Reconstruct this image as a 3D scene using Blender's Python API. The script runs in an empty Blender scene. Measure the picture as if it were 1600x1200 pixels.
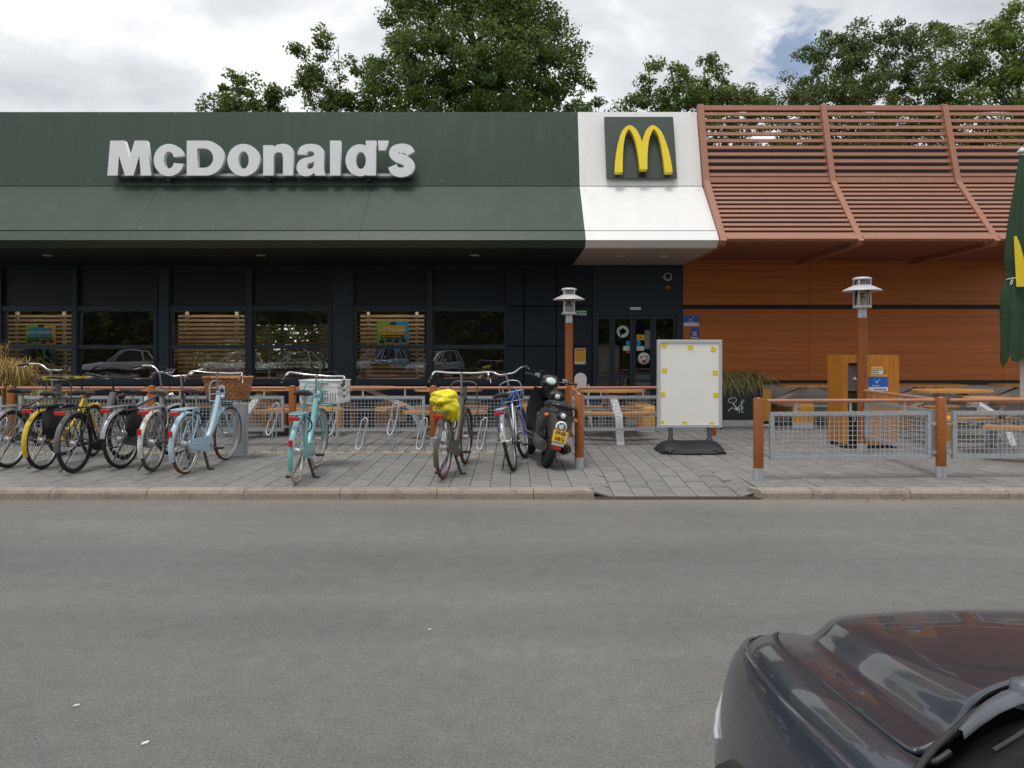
import bpy, bmesh, math, random
import numpy as np
from mathutils import Vector, Matrix
R = math.radians
random.seed(7)
sc = bpy.context.scene
C = sc.collection

# ------------------------------------------------------------------ camera
F, HC, HOR = 1150.0, 1.43, 550.0          # focal length in photo pixels, eye height, horizon row
cam_d = bpy.data.cameras.new('camera')
cam_d.sensor_width = 36.0
cam_d.lens = F / 1600 * 36
cam_d.shift_y = -(600 - HOR) / 1600.0
cam_d.clip_start = 0.05
cam_d.clip_end = 600
cam = bpy.data.objects.new('camera', cam_d)
cam.location = (0, 0, HC)
cam.rotation_euler = (R(90), 0, 0)
C.objects.link(cam)
sc.camera = cam
sc.render.resolution_x, sc.render.resolution_y = 1024, 768

# ------------------------------------------------------------------ sky, sun, exposure
SUN_EL, SUN_AZ = R(73), R(203)            # azimuth measured from +Y clockwise
w = bpy.data.worlds.new('World')
sc.world = w
w.use_nodes = True
nt = w.node_tree
nt.nodes.clear()
def wn(t, **k):
    n = nt.nodes.new(t)
    for a, b in k.items():
        setattr(n, a, b)
    return n
out = wn('ShaderNodeOutputWorld')
sky = wn('ShaderNodeTexSky', sky_type='NISHITA', sun_disc=False, sun_elevation=SUN_EL, sun_rotation=SUN_AZ, dust_density=3.0)
bg1 = wn('ShaderNodeBackground'); bg1.inputs[1].default_value = 0.15
bg2 = wn('ShaderNodeBackground'); bg2.inputs[1].default_value = 1.22
nt.links.new(sky.outputs[0], bg1.inputs[0])
tc = wn('ShaderNodeTexCoord')
sep = wn('ShaderNodeSeparateXYZ'); nt.links.new(tc.outputs['Generated'], sep.inputs[0])
def wmath(op, a, b=None):
    n = wn('ShaderNodeMath', operation=op)
    for i, v in enumerate((a, b)):
        if v is None: continue
        if isinstance(v, (int, float)): n.inputs[i].default_value = v
        else: nt.links.new(v, n.inputs[i])
    return n.outputs[0]
zz = wmath('ADD', wmath('MAXIMUM', sep.outputs[2], 0.0), 0.22)
comb = wn('ShaderNodeCombineXYZ')
nt.links.new(wmath('DIVIDE', sep.outputs[0], zz), comb.inputs[0])
nt.links.new(wmath('DIVIDE', sep.outputs[1], zz), comb.inputs[1])
comb.inputs[2].default_value = 0.4
def wnoise(scale, detail, rough, off):
    mp = wn('ShaderNodeMapping'); mp.inputs['Location'].default_value = off
    nt.links.new(comb.outputs[0], mp.inputs[0])
    n = wn('ShaderNodeTexNoise')
    n.inputs['Scale'].default_value = scale; n.inputs['Detail'].default_value = detail
    n.inputs['Roughness'].default_value = rough; n.inputs['Distortion'].default_value = 0.25
    nt.links.new(mp.outputs[0], n.inputs['Vector'])
    return n.outputs['Fac']
def wramp(fac, stops):
    r = wn('ShaderNodeValToRGB')
    el = r.color_ramp.elements
    el[0].position, el[0].color = stops[0]
    el[1].position, el[1].color = stops[-1]
    for p, c in stops[1:-1]:
        e = el.new(p); e.color = c
    nt.links.new(fac, r.inputs[0])
    return r.outputs[0]
shade = wramp(wnoise(1.3, 7, 0.55, (3.1, 1.7, 0)), [(0.30, (0.47, 0.495, 0.53, 1)), (0.44, (0.66, 0.68, 0.71, 1)), (0.53, (0.97, 0.975, 0.98, 1)), (0.68, (1.15, 1.15, 1.14, 1))])
nt.links.new(shade, bg2.inputs[0])
cover = wramp(wnoise(0.9, 6, 0.5, (7.3, 4.2, 0)), [(0.20, (0, 0, 0, 1)), (0.30, (1, 1, 1, 1))])
# a break in the cloud low over the trees on the right
dirv = Vector((437, 1150, 462)).normalized()
cov2 = wn('ShaderNodeVectorMath', operation='DISTANCE')
nt.links.new(tc.outputs['Generated'], cov2.inputs[0]); cov2.inputs[1].default_value = dirv
hole = wmath('ADD', cov2.outputs['Value'], wmath('MULTIPLY', wnoise(6.0, 5, 0.6, (0, 0, 0)), 0.16))
holem = wramp(hole, [(0.105, (.12, .12, .12, 1)), (0.135, (1, 1, 1, 1))])
covm = wmath('MULTIPLY', cover, holem)
mixw = wn('ShaderNodeMixShader')
nt.links.new(covm, mixw.inputs[0])
nt.links.new(bg1.outputs[0], mixw.inputs[1]); nt.links.new(bg2.outputs[0], mixw.inputs[2])
nt.links.new(mixw.outputs[0], out.inputs[0])

sun_d = bpy.data.lights.new('sun', 'SUN')
sun_d.energy = 1.75
sun_d.angle = R(18)
sun_d.color = (1.0, 0.965, 0.91)
sun = bpy.data.objects.new('sun', sun_d)
sd = Vector((math.sin(SUN_AZ) * math.cos(SUN_EL), math.cos(SUN_AZ) * math.cos(SUN_EL), math.sin(SUN_EL)))
sun.rotation_euler = sd.to_track_quat('Z', 'Y').to_euler()
sun.location = sd * 50
C.objects.link(sun)
vs = sc.view_settings
vs.view_transform = 'Standard'; vs.look = 'None'; vs.exposure = 0.0; vs.gamma = 1.0; vs.use_curve_mapping = False
sc.cycles.use_denoising = True
sc.cycles.max_bounces = 8
sc.cycles.transparent_max_bounces = 16
sc.cycles.caustics_reflective = False
sc.cycles.caustics_refractive = False

# ------------------------------------------------------------------ materials
MATS = {}
def mat(name, col, rough=0.5, metal=0.0, var=0.0, scale=20.0, bump=0.0, bscale=200.0, stretch=None, coat=0.0, rnd=0.0, island=False, spec=0.5, dirt=None, obj_coords=True):
    """principled material: base colour with noise variation, fine bump, optional per-object variation"""
    m = bpy.data.materials.new(name)
    m.use_nodes = True
    t = m.node_tree
    p = t.nodes['Principled BSDF']
    p.inputs['Roughness'].default_value = rough
    p.inputs['Metallic'].default_value = metal
    p.inputs['Coat Weight'].default_value = coat
    p.inputs['Coat Roughness'].default_value = 0.02
    p.inputs['Specular IOR Level'].default_value = spec
    p.inputs['Base Color'].default_value = (*col, 1)
    L = t.links.new
    def N(ty): return t.nodes.new(ty)
    if var > 0 or bump > 0 or rnd > 0 or dirt:
        tcn = N('ShaderNodeTexCoord')
        mp = N('ShaderNodeMapping')
        if stretch: mp.inputs['Scale'].default_value = stretch
        L(tcn.outputs['Object'], mp.inputs[0])
        cur = None
        if var > 0:
            n = N('ShaderNodeTexNoise'); n.inputs['Scale'].default_value = scale; n.inputs['Detail'].default_value = 6; n.inputs['Roughness'].default_value = 0.6
            L(mp.outputs[0], n.inputs['Vector'])
            r = N('ShaderNodeValToRGB')
            r.color_ramp.elements[0].position = 0.3; r.color_ramp.elements[1].position = 0.7
            r.color_ramp.elements[0].color = (*[c * (1 - var) for c in col], 1)
            r.color_ramp.elements[1].color = (*[min(1, c * (1 + var)) for c in col], 1)
            L(n.outputs['Fac'], r.inputs[0])
            cur = r.outputs[0]
            mr = N('ShaderNodeMapRange'); mr.inputs['To Min'].default_value = max(0.02, rough - 0.12 * min(1, var * 3)); mr.inputs['To Max'].default_value = min(1, rough + 0.12 * min(1, var * 3))
            L(n.outputs['Fac'], mr.inputs['Value']); L(mr.outputs[0], p.inputs['Roughness'])
        if rnd > 0:
            src = N('ShaderNodeNewGeometry').outputs['Random Per Island'] if island else N('ShaderNodeObjectInfo').outputs['Random']
            mr = N('ShaderNodeMapRange'); mr.inputs['To Min'].default_value = 1 - rnd; mr.inputs['To Max'].default_value = 1 + rnd
            L(src, mr.inputs['Value'])
            hs = N('ShaderNodeHueSaturation')
            if cur: L(cur, hs.inputs['Color'])
            else: hs.inputs['Color'].default_value = (*col, 1)
            L(mr.outputs[0], hs.inputs['Value'])
            cur = hs.outputs[0]
        if dirt:
            dcol, dscale, lo, hi = dirt
            n = N('ShaderNodeTexNoise'); n.inputs['Scale'].default_value = dscale; n.inputs['Detail'].default_value = 8; n.inputs['Roughness'].default_value = 0.7
            L(mp.outputs[0], n.inputs['Vector'])
            r = N('ShaderNodeMapRange'); r.inputs['From Min'].default_value = lo; r.inputs['From Max'].default_value = hi
            L(n.outputs['Fac'], r.inputs['Value'])
            mx = N('ShaderNodeMixRGB')
            L(r.outputs[0], mx.inputs[0])
            if cur: L(cur, mx.inputs[1])
            else: mx.inputs[1].default_value = (*col, 1)
            mx.inputs[2].default_value = (*dcol, 1)
            cur = mx.outputs[0]
        if cur: L(cur, p.inputs['Base Color'])
        if bump > 0:
            n = N('ShaderNodeTexNoise'); n.inputs['Scale'].default_value = bscale; n.inputs['Detail'].default_value = 5
            L(mp.outputs[0], n.inputs['Vector'])
            b = N('ShaderNodeBump'); b.inputs['Strength'].default_value = bump; b.inputs['Distance'].default_value = 0.01
            L(n.outputs['Fac'], b.inputs['Height']); L(b.outputs[0], p.inputs['Normal'])
    MATS[name] = m
    return m

def glass_mat(name, tint, ior=1.5, boost=1.0, rough=0.0):
    m = bpy.data.materials.new(name); m.use_nodes = True
    t = m.node_tree; t.nodes.clear(); L = t.links.new
    o = t.nodes.new('ShaderNodeOutputMaterial')
    tr = t.nodes.new('ShaderNodeBsdfTransparent'); tr.inputs[0].default_value = (*tint, 1)
    gl = t.nodes.new('ShaderNodeBsdfGlossy'); gl.inputs['Roughness'].default_value = rough; gl.inputs[0].default_value = (1, 1, 1, 1)
    fr = t.nodes.new('ShaderNodeFresnel'); fr.inputs[0].default_value = ior
    # slight waviness of real panes
    tcn = t.nodes.new('ShaderNodeTexCoord'); n = t.nodes.new('ShaderNodeTexNoise'); n.inputs['Scale'].default_value = 1.6; n.inputs['Detail'].default_value = 1
    L(tcn.outputs['Object'], n.inputs['Vector'])
    b = t.nodes.new('ShaderNodeBump'); b.inputs['Strength'].default_value = 0.03; b.inputs['Distance'].default_value = 0.03
    L(n.outputs['Fac'], b.inputs['Height']); L(b.outputs[0], gl.inputs['Normal'])
    mu = t.nodes.new('ShaderNodeMath'); mu.operation = 'MULTIPLY'; mu.inputs[1].default_value = boost; mu.use_clamp = True
    L(fr.outputs[0], mu.inputs[0])
    mx = t.nodes.new('ShaderNodeMixShader'); L(mu.outputs[0], mx.inputs[0]); L(tr.outputs[0], mx.inputs[1]); L(gl.outputs[0], mx.inputs[2])
    L(mx.outputs[0], o.inputs[0])
    MATS[name] = m
    return m

def leaf_mat(name, c1, c2, trans=0.42):
    m = bpy.data.materials.new(name); m.use_nodes = True
    t = m.node_tree; t.nodes.clear(); L = t.links.new
    o = t.nodes.new('ShaderNodeOutputMaterial')
    g = t.nodes.new('ShaderNodeNewGeometry')
    r = t.nodes.new('ShaderNodeValToRGB')
    r.color_ramp.elements[0].color = (*c1, 1); r.color_ramp.elements[1].color = (*c2, 1)
    L(g.outputs['Random Per Island'], r.inputs[0])
    d = t.nodes.new('ShaderNodeBsdfPrincipled'); d.inputs['Roughness'].default_value = 0.55
    L(r.outputs[0], d.inputs['Base Color'])
    tl = t.nodes.new('ShaderNodeBsdfTranslucent'); L(r.outputs[0], tl.inputs[0])
    mx = t.nodes.new('ShaderNodeMixShader'); mx.inputs[0].default_value = trans
    L(d.outputs[0], mx.inputs[1]); L(tl.outputs[0], mx.inputs[2]); L(mx.outputs[0], o.inputs[0])
    MATS[name] = m
    return m

def asphalt_mat():
    m = bpy.data.materials.new('asphalt'); m.use_nodes = True
    t = m.node_tree; L = t.links.new; p = t.nodes['Principled BSDF']
    p.inputs['Roughness'].default_value = 0.85; p.inputs['Specular IOR Level'].default_value = 0.3
    tcn = t.nodes.new('ShaderNodeTexCoord')
    def noise(s, d, r=0.6):
        n = t.nodes.new('ShaderNodeTexNoise'); n.inputs['Scale'].default_value = s; n.inputs['Detail'].default_value = d; n.inputs['Roughness'].default_value = r
        L(tcn.outputs['Object'], n.inputs['Vector']); return n.outputs['Fac']
    def ramp(f, a, b, ca, cb):
        r = t.nodes.new('ShaderNodeValToRGB'); r.color_ramp.elements[0].position = a; r.color_ramp.elements[1].position = b
        r.color_ramp.elements[0].color = (*ca, 1); r.color_ramp.elements[1].color = (*cb, 1); L(f, r.inputs[0]); return r.outputs[0]
    def mul(a, b, ty='MULTIPLY', f=1.0):
        x = t.nodes.new('ShaderNodeMixRGB'); x.blend_type = ty; x.inputs[0].default_value = f; L(a, x.inputs[1]); L(b, x.inputs[2]); return x.outputs[0]
    base = ramp(noise(0.45, 5), 0.3, 0.7, (0.138, 0.134, 0.128), (0.182, 0.177, 0.170))
    grain = ramp(noise(85, 4, 0.8), 0.30, 0.70, (0.60, 0.60, 0.60), (1.40, 1.40, 1.40))
    mid = ramp(noise(9, 6, 0.7), 0.3, 0.7, (0.86, 0.86, 0.86), (1.1, 1.1, 1.1))
    c = mul(mul(base, grain), mid)
    # pale aggregate stones showing through
    vo = t.nodes.new('ShaderNodeTexVoronoi'); vo.inputs['Scale'].default_value = 75; L(tcn.outputs['Object'], vo.inputs['Vector'])
    st = t.nodes.new('ShaderNodeMapRange'); st.inputs['From Min'].default_value = 0.16; st.inputs['From Max'].default_value = 0.08; L(vo.outputs['Distance'], st.inputs['Value'])
    gate = t.nodes.new('ShaderNodeMapRange'); gate.inputs['From Min'].default_value = 0.55; gate.inputs['From Max'].default_value = 0.75; L(vo.outputs['Color'], gate.inputs['Value'])
    mm = t.nodes.new('ShaderNodeMath'); mm.operation = 'MULTIPLY'; L(st.outputs[0], mm.inputs[0]); L(gate.outputs[0], mm.inputs[1])
    mx = t.nodes.new('ShaderNodeMixRGB'); L(mm.outputs[0], mx.inputs[0]); L(c, mx.inputs[1]); mx.inputs[2].default_value = (0.36, 0.34, 0.31, 1)
    # worn sandy grit gathered along the kerb (y near 7 m), broken by noise
    sx = t.nodes.new('ShaderNodeSeparateXYZ'); L(tcn.outputs['Object'], sx.inputs[0])
    ad = t.nodes.new('ShaderNodeMath'); ad.operation = 'MULTIPLY_ADD'; L(noise(2.2, 6, 0.65), ad.inputs[0]); ad.inputs[1].default_value = 1.3; L(sx.outputs[1], ad.inputs[2])
    gr = t.nodes.new('ShaderNodeMapRange'); gr.inputs['From Min'].default_value = 7.15; gr.inputs['From Max'].default_value = 7.85; gr.inputs['To Max'].default_value = 0.55; L(ad.outputs[0], gr.inputs['Value'])
    m2 = t.nodes.new('ShaderNodeMixRGB'); L(gr.outputs[0], m2.inputs[0]); L(mx.outputs[0], m2.inputs[1]); m2.inputs[2].default_value = (0.225, 0.19, 0.155, 1)
    # faint bands worn by traffic running along the road
    wm = t.nodes.new('ShaderNodeMapping'); wm.inputs['Scale'].default_value = (0.10, 1.1, 1); L(tcn.outputs['Object'], wm.inputs[0])
    wnz = t.nodes.new('ShaderNodeTexNoise'); wnz.inputs['Scale'].default_value = 1.0; wnz.inputs['Detail'].default_value = 5; L(wm.outputs[0], wnz.inputs['Vector'])
    band = ramp(wnz.outputs['Fac'], 0.32, 0.68, (0.85, 0.855, 0.865), (1.13, 1.125, 1.11))
    m2b = mul(m2.outputs[0], band)
    # dark oil spots
    sp = ramp(noise(1.7, 7, 0.75), 0.24, 0.36, (0.72, 0.72, 0.72), (1, 1, 1))
    L(mul(m2b, sp), p.inputs['Base Color'])
    b = t.nodes.new('ShaderNodeBump'); b.inputs['Strength'].default_value = 0.55; b.inputs['Distance'].default_value = 0.006
    L(noise(150, 3, 0.7), b.inputs['Height']); L(b.outputs[0], p.inputs['Normal'])
    MATS['asphalt'] = m
    return m

asphalt_mat()
mat('paver', (0.215, 0.208, 0.200), 0.85, var=0.22, scale=9, bump=0.5, bscale=160, rnd=0.10, dirt=((0.125, 0.12, 0.112), 2.6, 0.56, 0.80))
mat('paver_far', (0.205, 0.199, 0.192), 0.85, var=0.22, scale=9, bump=0.5, bscale=160, rnd=0.10, island=True, dirt=((0.125, 0.12, 0.112), 1.3, 0.52, 0.80))
mat('joint_sand', (0.13, 0.118, 0.10), 0.95, var=0.3, scale=30)
mat('kerb', (0.34, 0.295, 0.237), 0.9, var=0.28, scale=60, bump=0.8, bscale=220, rnd=0.07, dirt=((0.19, 0.165, 0.135), 5, 0.5, 0.75))
mat('sandy_pad', (0.36, 0.29, 0.21), 0.9, var=0.2, scale=20)
mat('rust_iron', (0.11, 0.065, 0.045), 0.8, 0.3, var=0.4, scale=30)
mat('grass_ground', (0.06, 0.09, 0.025), 0.9, var=0.4, scale=3)
mat('green_panel', (0.043, 0.068, 0.052), 0.38, var=0.06, scale=1.2, spec=0.22, dirt=((0.075, 0.092, 0.08), 2.2, 0.52, 0.85), stretch=(2.2, 1, .35))
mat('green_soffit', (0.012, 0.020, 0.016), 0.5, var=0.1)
mat('white_panel', (0.78, 0.78, 0.77), 0.35, var=0.03, scale=1.5, dirt=((0.60, 0.59, 0.555), 1.9, 0.56, 0.92), stretch=(2.5, 1, .35))
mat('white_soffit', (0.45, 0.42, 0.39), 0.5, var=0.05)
mat('letter_white', (0.84, 0.85, 0.87), 0.4, var=0.03)
mat('arch_yellow', (0.80, 0.60, 0.02), 0.35, var=0.03)
mat('sign_green', (0.045, 0.062, 0.052), 0.4, var=0.06, scale=2)
mat('terracotta', (0.345, 0.155, 0.098), 0.5, var=0.08, scale=3, stretch=(1, 8, 8), rnd=0.06)
mat('terracotta_shaded', (0.25, 0.095, 0.06), 0.6, var=0.1, scale=3)  # terracotta with the shade under the canopy mixed into its colour
mat('navy', (0.015, 0.026, 0.042), 0.42, var=0.1, scale=2, spec=0.3)
mat('navy_frame', (0.026, 0.042, 0.062), 0.4, var=0.1, scale=3, spec=0.35)
mat('black_gap', (0.012, 0.012, 0.013), 0.7, var=0.1)
mat('cladding', (0.46, 0.146, 0.036), 0.5, spec=0.3, var=0.20, scale=3.0, stretch=(0.14, 1, 9), rnd=0.05)
mat('plinth', (0.40, 0.375, 0.345), 0.85, var=0.1, scale=6, bump=0.3)
mat('plinth_joint', (0.25, 0.23, 0.21), 0.9, var=0.1)
mat('roofing', (0.10, 0.10, 0.10), 0.9, var=0.2)
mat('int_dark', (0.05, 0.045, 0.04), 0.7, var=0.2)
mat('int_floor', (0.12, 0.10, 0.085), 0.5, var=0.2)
mat('screen_slat', (0.42, 0.27, 0.14), 0.6, var=0.2, scale=4, stretch=(0.5, 6, 6), rnd=0.12)
mat('screen_post', (0.62, 0.58, 0.50), 0.6, var=0.1)
mat('galv', (0.50, 0.525, 0.55), 0.45, 0.55, var=0.16, scale=35, rnd=0.04)
mat('galv_wire', (0.58, 0.60, 0.62), 0.45, 0.45, var=0.1, scale=35)
mat('brown_paint', (0.27, 0.086, 0.020), 0.5, spec=0.3, var=0.08, scale=6, rnd=0.04)
mat('rail_paint', (0.42, 0.19, 0.12), 0.4, var=0.1, scale=6)
mat('lamp_grey', (0.52, 0.52, 0.54), 0.4, 0.15, var=0.06)
mat('lamp_core', (0.66, 0.65, 0.60), 0.5, var=0.1)
mat('table_wood', (0.56, 0.27, 0.085), 0.4, var=0.2, scale=3, stretch=(1, 6, 6), rnd=0.08)
mat('bench_wood', (0.62, 0.30, 0.055), 0.4, var=0.16, scale=3, stretch=(6, 6, 1), rnd=0.06)
mat('wood_edge', (0.30, 0.16, 0.07), 0.6, var=0.2)
mat('steel_sheet', (0.60, 0.61, 0.63), 0.4, 0.3, var=0.1)
mat('bin_wood', (0.52, 0.20, 0.025), 0.4, var=0.22, scale=3, stretch=(7, 7, 0.6))
mat('bin_dark', (0.015, 0.02, 0.015), 0.5, var=0.1)
mat('flap_grey', (0.20, 0.21, 0.22), 0.5, 0.3, var=0.1)
mat('planter_green', (0.020, 0.034, 0.030), 0.5, var=0.12, scale=4)
mat('board_white', (0.88, 0.87, 0.81), 0.5, var=0.02, scale=2)
mat('board_frame', (0.66, 0.66, 0.67), 0.35, 0.4, var=0.05)
mat('tape_yellow', (0.78, 0.62, 0.03), 0.5, var=0.08)
mat('black_plastic', (0.022, 0.022, 0.024), 0.42, var=0.15, scale=8)
mat('grey_plastic', (0.10, 0.10, 0.105), 0.45, var=0.1)
mat('white_plastic', (0.78, 0.77, 0.74), 0.4, var=0.03)
mat('print_blue', (0.02, 0.13, 0.55), 0.45, var=0.05)
mat('print_white', (0.78, 0.79, 0.80), 0.5, var=0.03)
mat('print_orange', (0.75, 0.36, 0.03), 0.5, var=0.06)
mat('print_teal', (0.03, 0.30, 0.50), 0.5, var=0.04)
mat('print_green', (0.20, 0.52, 0.06), 0.5, var=0.06)
mat('print_cyan', (0.02, 0.36, 0.72), 0.5, var=0.04)
mat('print_amber', (0.70, 0.40, 0.02), 0.5, var=0.05)
mat('print_dark', (0.03, 0.03, 0.03), 0.5, var=0.05)
mat('print_red', (0.62, 0.02, 0.02), 0.5, var=0.05)
mat('print_mint', (0.55, 0.68, 0.66), 0.5, var=0.04)
mat('print_skin', (0.55, 0.33, 0.22), 0.5, var=0.05)
mat('print_navy', (0.03, 0.06, 0.12), 0.5, var=0.05)
mat('exit_green', (0.02, 0.25, 0.14), 0.5, var=0.05)
mat('beacon_orange', (0.42, 0.14, 0.02), 0.35, var=0.1)
mat('umbrella_green', (0.026, 0.062, 0.028), 0.85, var=0.2, scale=6, bump=0.5, bscale=40)
mat('chrome', (0.72, 0.72, 0.73), 0.18, 1.0, var=0.06, scale=10)
mat('alloy', (0.55, 0.56, 0.57), 0.35, 0.9, var=0.12, scale=14)
mat('spoke', (0.62, 0.62, 0.62), 0.35, 0.8, var=0.05)
mat('tyre_black', (0.022, 0.021, 0.020), 0.8, var=0.3, scale=30)
mat('tyre_brown', (0.16, 0.045, 0.025), 0.75, var=0.2, scale=30)
mat('tyre_cream', (0.56, 0.48, 0.36), 0.75, var=0.18, scale=12)
mat('tyre_wall_white', (0.70, 0.66, 0.60), 0.7, var=0.1)
mat('tyre_dusty', (0.085, 0.07, 0.055), 0.85, var=0.3, scale=20)
mat('bike_blue', (0.43, 0.62, 0.75), 0.32, var=0.05, coat=0.3, dirt=((0.26, 0.33, 0.38), 7, 0.56, 0.8))
mat('bike_teal', (0.20, 0.46, 0.49), 0.32, var=0.05, coat=0.3, dirt=((0.17, 0.28, 0.28), 7, 0.54, 0.8))
mat('bike_olive', (0.115, 0.112, 0.090), 0.45, var=0.1, dirt=((0.17, 0.155, 0.12), 8, 0.54, 0.8))
mat('bike_black', (0.018, 0.018, 0.019), 0.38, var=0.1)
mat('bike_grey', (0.115, 0.118, 0.122), 0.4, 0.2, var=0.1)
mat('bike_silver', (0.40, 0.41, 0.43), 0.35, 0.6, var=0.1)
mat('bike_brown', (0.10, 0.085, 0.07), 0.45, var=0.15, scale=10)
mat('bike_yellow', (0.68, 0.50, 0.02), 0.4, var=0.08, coat=0.2, dirt=((0.30, 0.22, 0.05), 8, 0.54, 0.8))
mat('fender_white', (0.70, 0.70, 0.68), 0.4, var=0.05, dirt=((0.35, 0.31, 0.25), 9, 0.52, 0.8))
mat('leather_brown', (0.14, 0.06, 0.04), 0.5, var=0.2, scale=10)
mat('rubber', (0.035, 0.033, 0.032), 0.7, var=0.15)
mat('grip_brown', (0.11, 0.06, 0.045), 0.6, var=0.15)
mat('red_lens', (0.55, 0.012, 0.012), 0.18, var=0.05, coat=0.6)
mat('orange_lens', (0.75, 0.17, 0.02), 0.2, coat=0.6, var=0.05)
mat('wicker', (0.36, 0.155, 0.055), 0.6, var=0.35, scale=25, rnd=0.2, island=True)
mat('crate_white', (0.76, 0.77, 0.77), 0.45, var=0.03)
mat('rain_yellow', (0.80, 0.70, 0.015), 0.45, var=0.06, scale=8)
mat('strap_blue', (0.02, 0.11, 0.50), 0.5, var=0.1)
mat('fabric_black', (0.025, 0.025, 0.027), 0.85, var=0.25, scale=15, bump=0.4, bscale=60)
mat('scooter_grey', (0.075, 0.068, 0.07), 0.35, 0.35, var=0.08, coat=0.4)
mat('scooter_black', (0.013, 0.013, 0.014), 0.28, var=0.1, coat=0.4)
mat('plate_yellow', (0.80, 0.47, 0.02), 0.5, var=0.05)
mat('exhaust', (0.09, 0.06, 0.05), 0.55, 0.6, var=0.3)
mat('car_paint', (0.032, 0.039, 0.054), 0.30, 0.25, var=0.05, scale=4, coat=0.6, spec=0.3, dirt=((0.060, 0.062, 0.067), 14, 0.58, 0.85))
mat('car_silver', (0.52, 0.54, 0.57), 0.3, 0.15, coat=1.0, var=0.03)
mat('car_white', (0.72, 0.74, 0.77), 0.25, 0.1, coat=1.0, var=0.03)
mat('car_bluegrey', (0.38, 0.45, 0.53), 0.3, 0.1, coat=1.0, var=0.03)
mat('car_black_trim', (0.015, 0.015, 0.016), 0.5, var=0.15)
mat('wiper_metal', (0.10, 0.11, 0.13), 0.42, 0.2, var=0.1)
mat('headlamp', (0.10, 0.105, 0.115), 0.08, 0.5, coat=1.0, var=0.1)
mat('bark', (0.075, 0.06, 0.045), 0.9, var=0.3, scale=8, bump=0.8, bscale=12)
mat('straw', (0.42, 0.30, 0.10), 0.8, rnd=0.35, island=True)
def emit_mat(name, col, s):
    m = bpy.data.materials.new(name); m.use_nodes = True; p = m.node_tree.nodes['Principled BSDF']
    p.inputs['Emission Color'].default_value = (*col, 1); p.inputs['Emission Strength'].default_value = s; MATS[name] = m
emit_mat('lamp_lit', (1.0, 0.90, 0.76), 55.0)
mat('litter_white', (0.7, 0.69, 0.64), 0.7, var=0.1)
mat('leaf_brown', (0.25, 0.14, 0.05), 0.8, var=0.2)
glass_mat('glass', (0.94, 0.955, 0.95), 1.5, 2.1)
glass_mat('car_glass', (0.28, 0.31, 0.31), 1.5, 1.0)
glass_mat('lamp_glass', (0.86, 0.86, 0.84), 1.45, 1.0, 0.05)
leaf_mat('leaf_dark', (0.055, 0.094, 0.016), (0.17, 0.245, 0.048))
leaf_mat('leaf_mid', (0.062, 0.104, 0.017), (0.18, 0.255, 0.05))
leaf_mat('leaf_blue', (0.05, 0.086, 0.022), (0.15, 0.21, 0.055))
leaf_mat('leaf_light', (0.075, 0.12, 0.018), (0.21, 0.29, 0.05))
leaf_mat('grass_blade', (0.15, 0.19, 0.04), (0.70, 0.62, 0.32), 0.3)
leaf_mat('straw_blade', (0.26, 0.17, 0.045), (0.58, 0.42, 0.15), 0.2)
M = MATS

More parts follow.
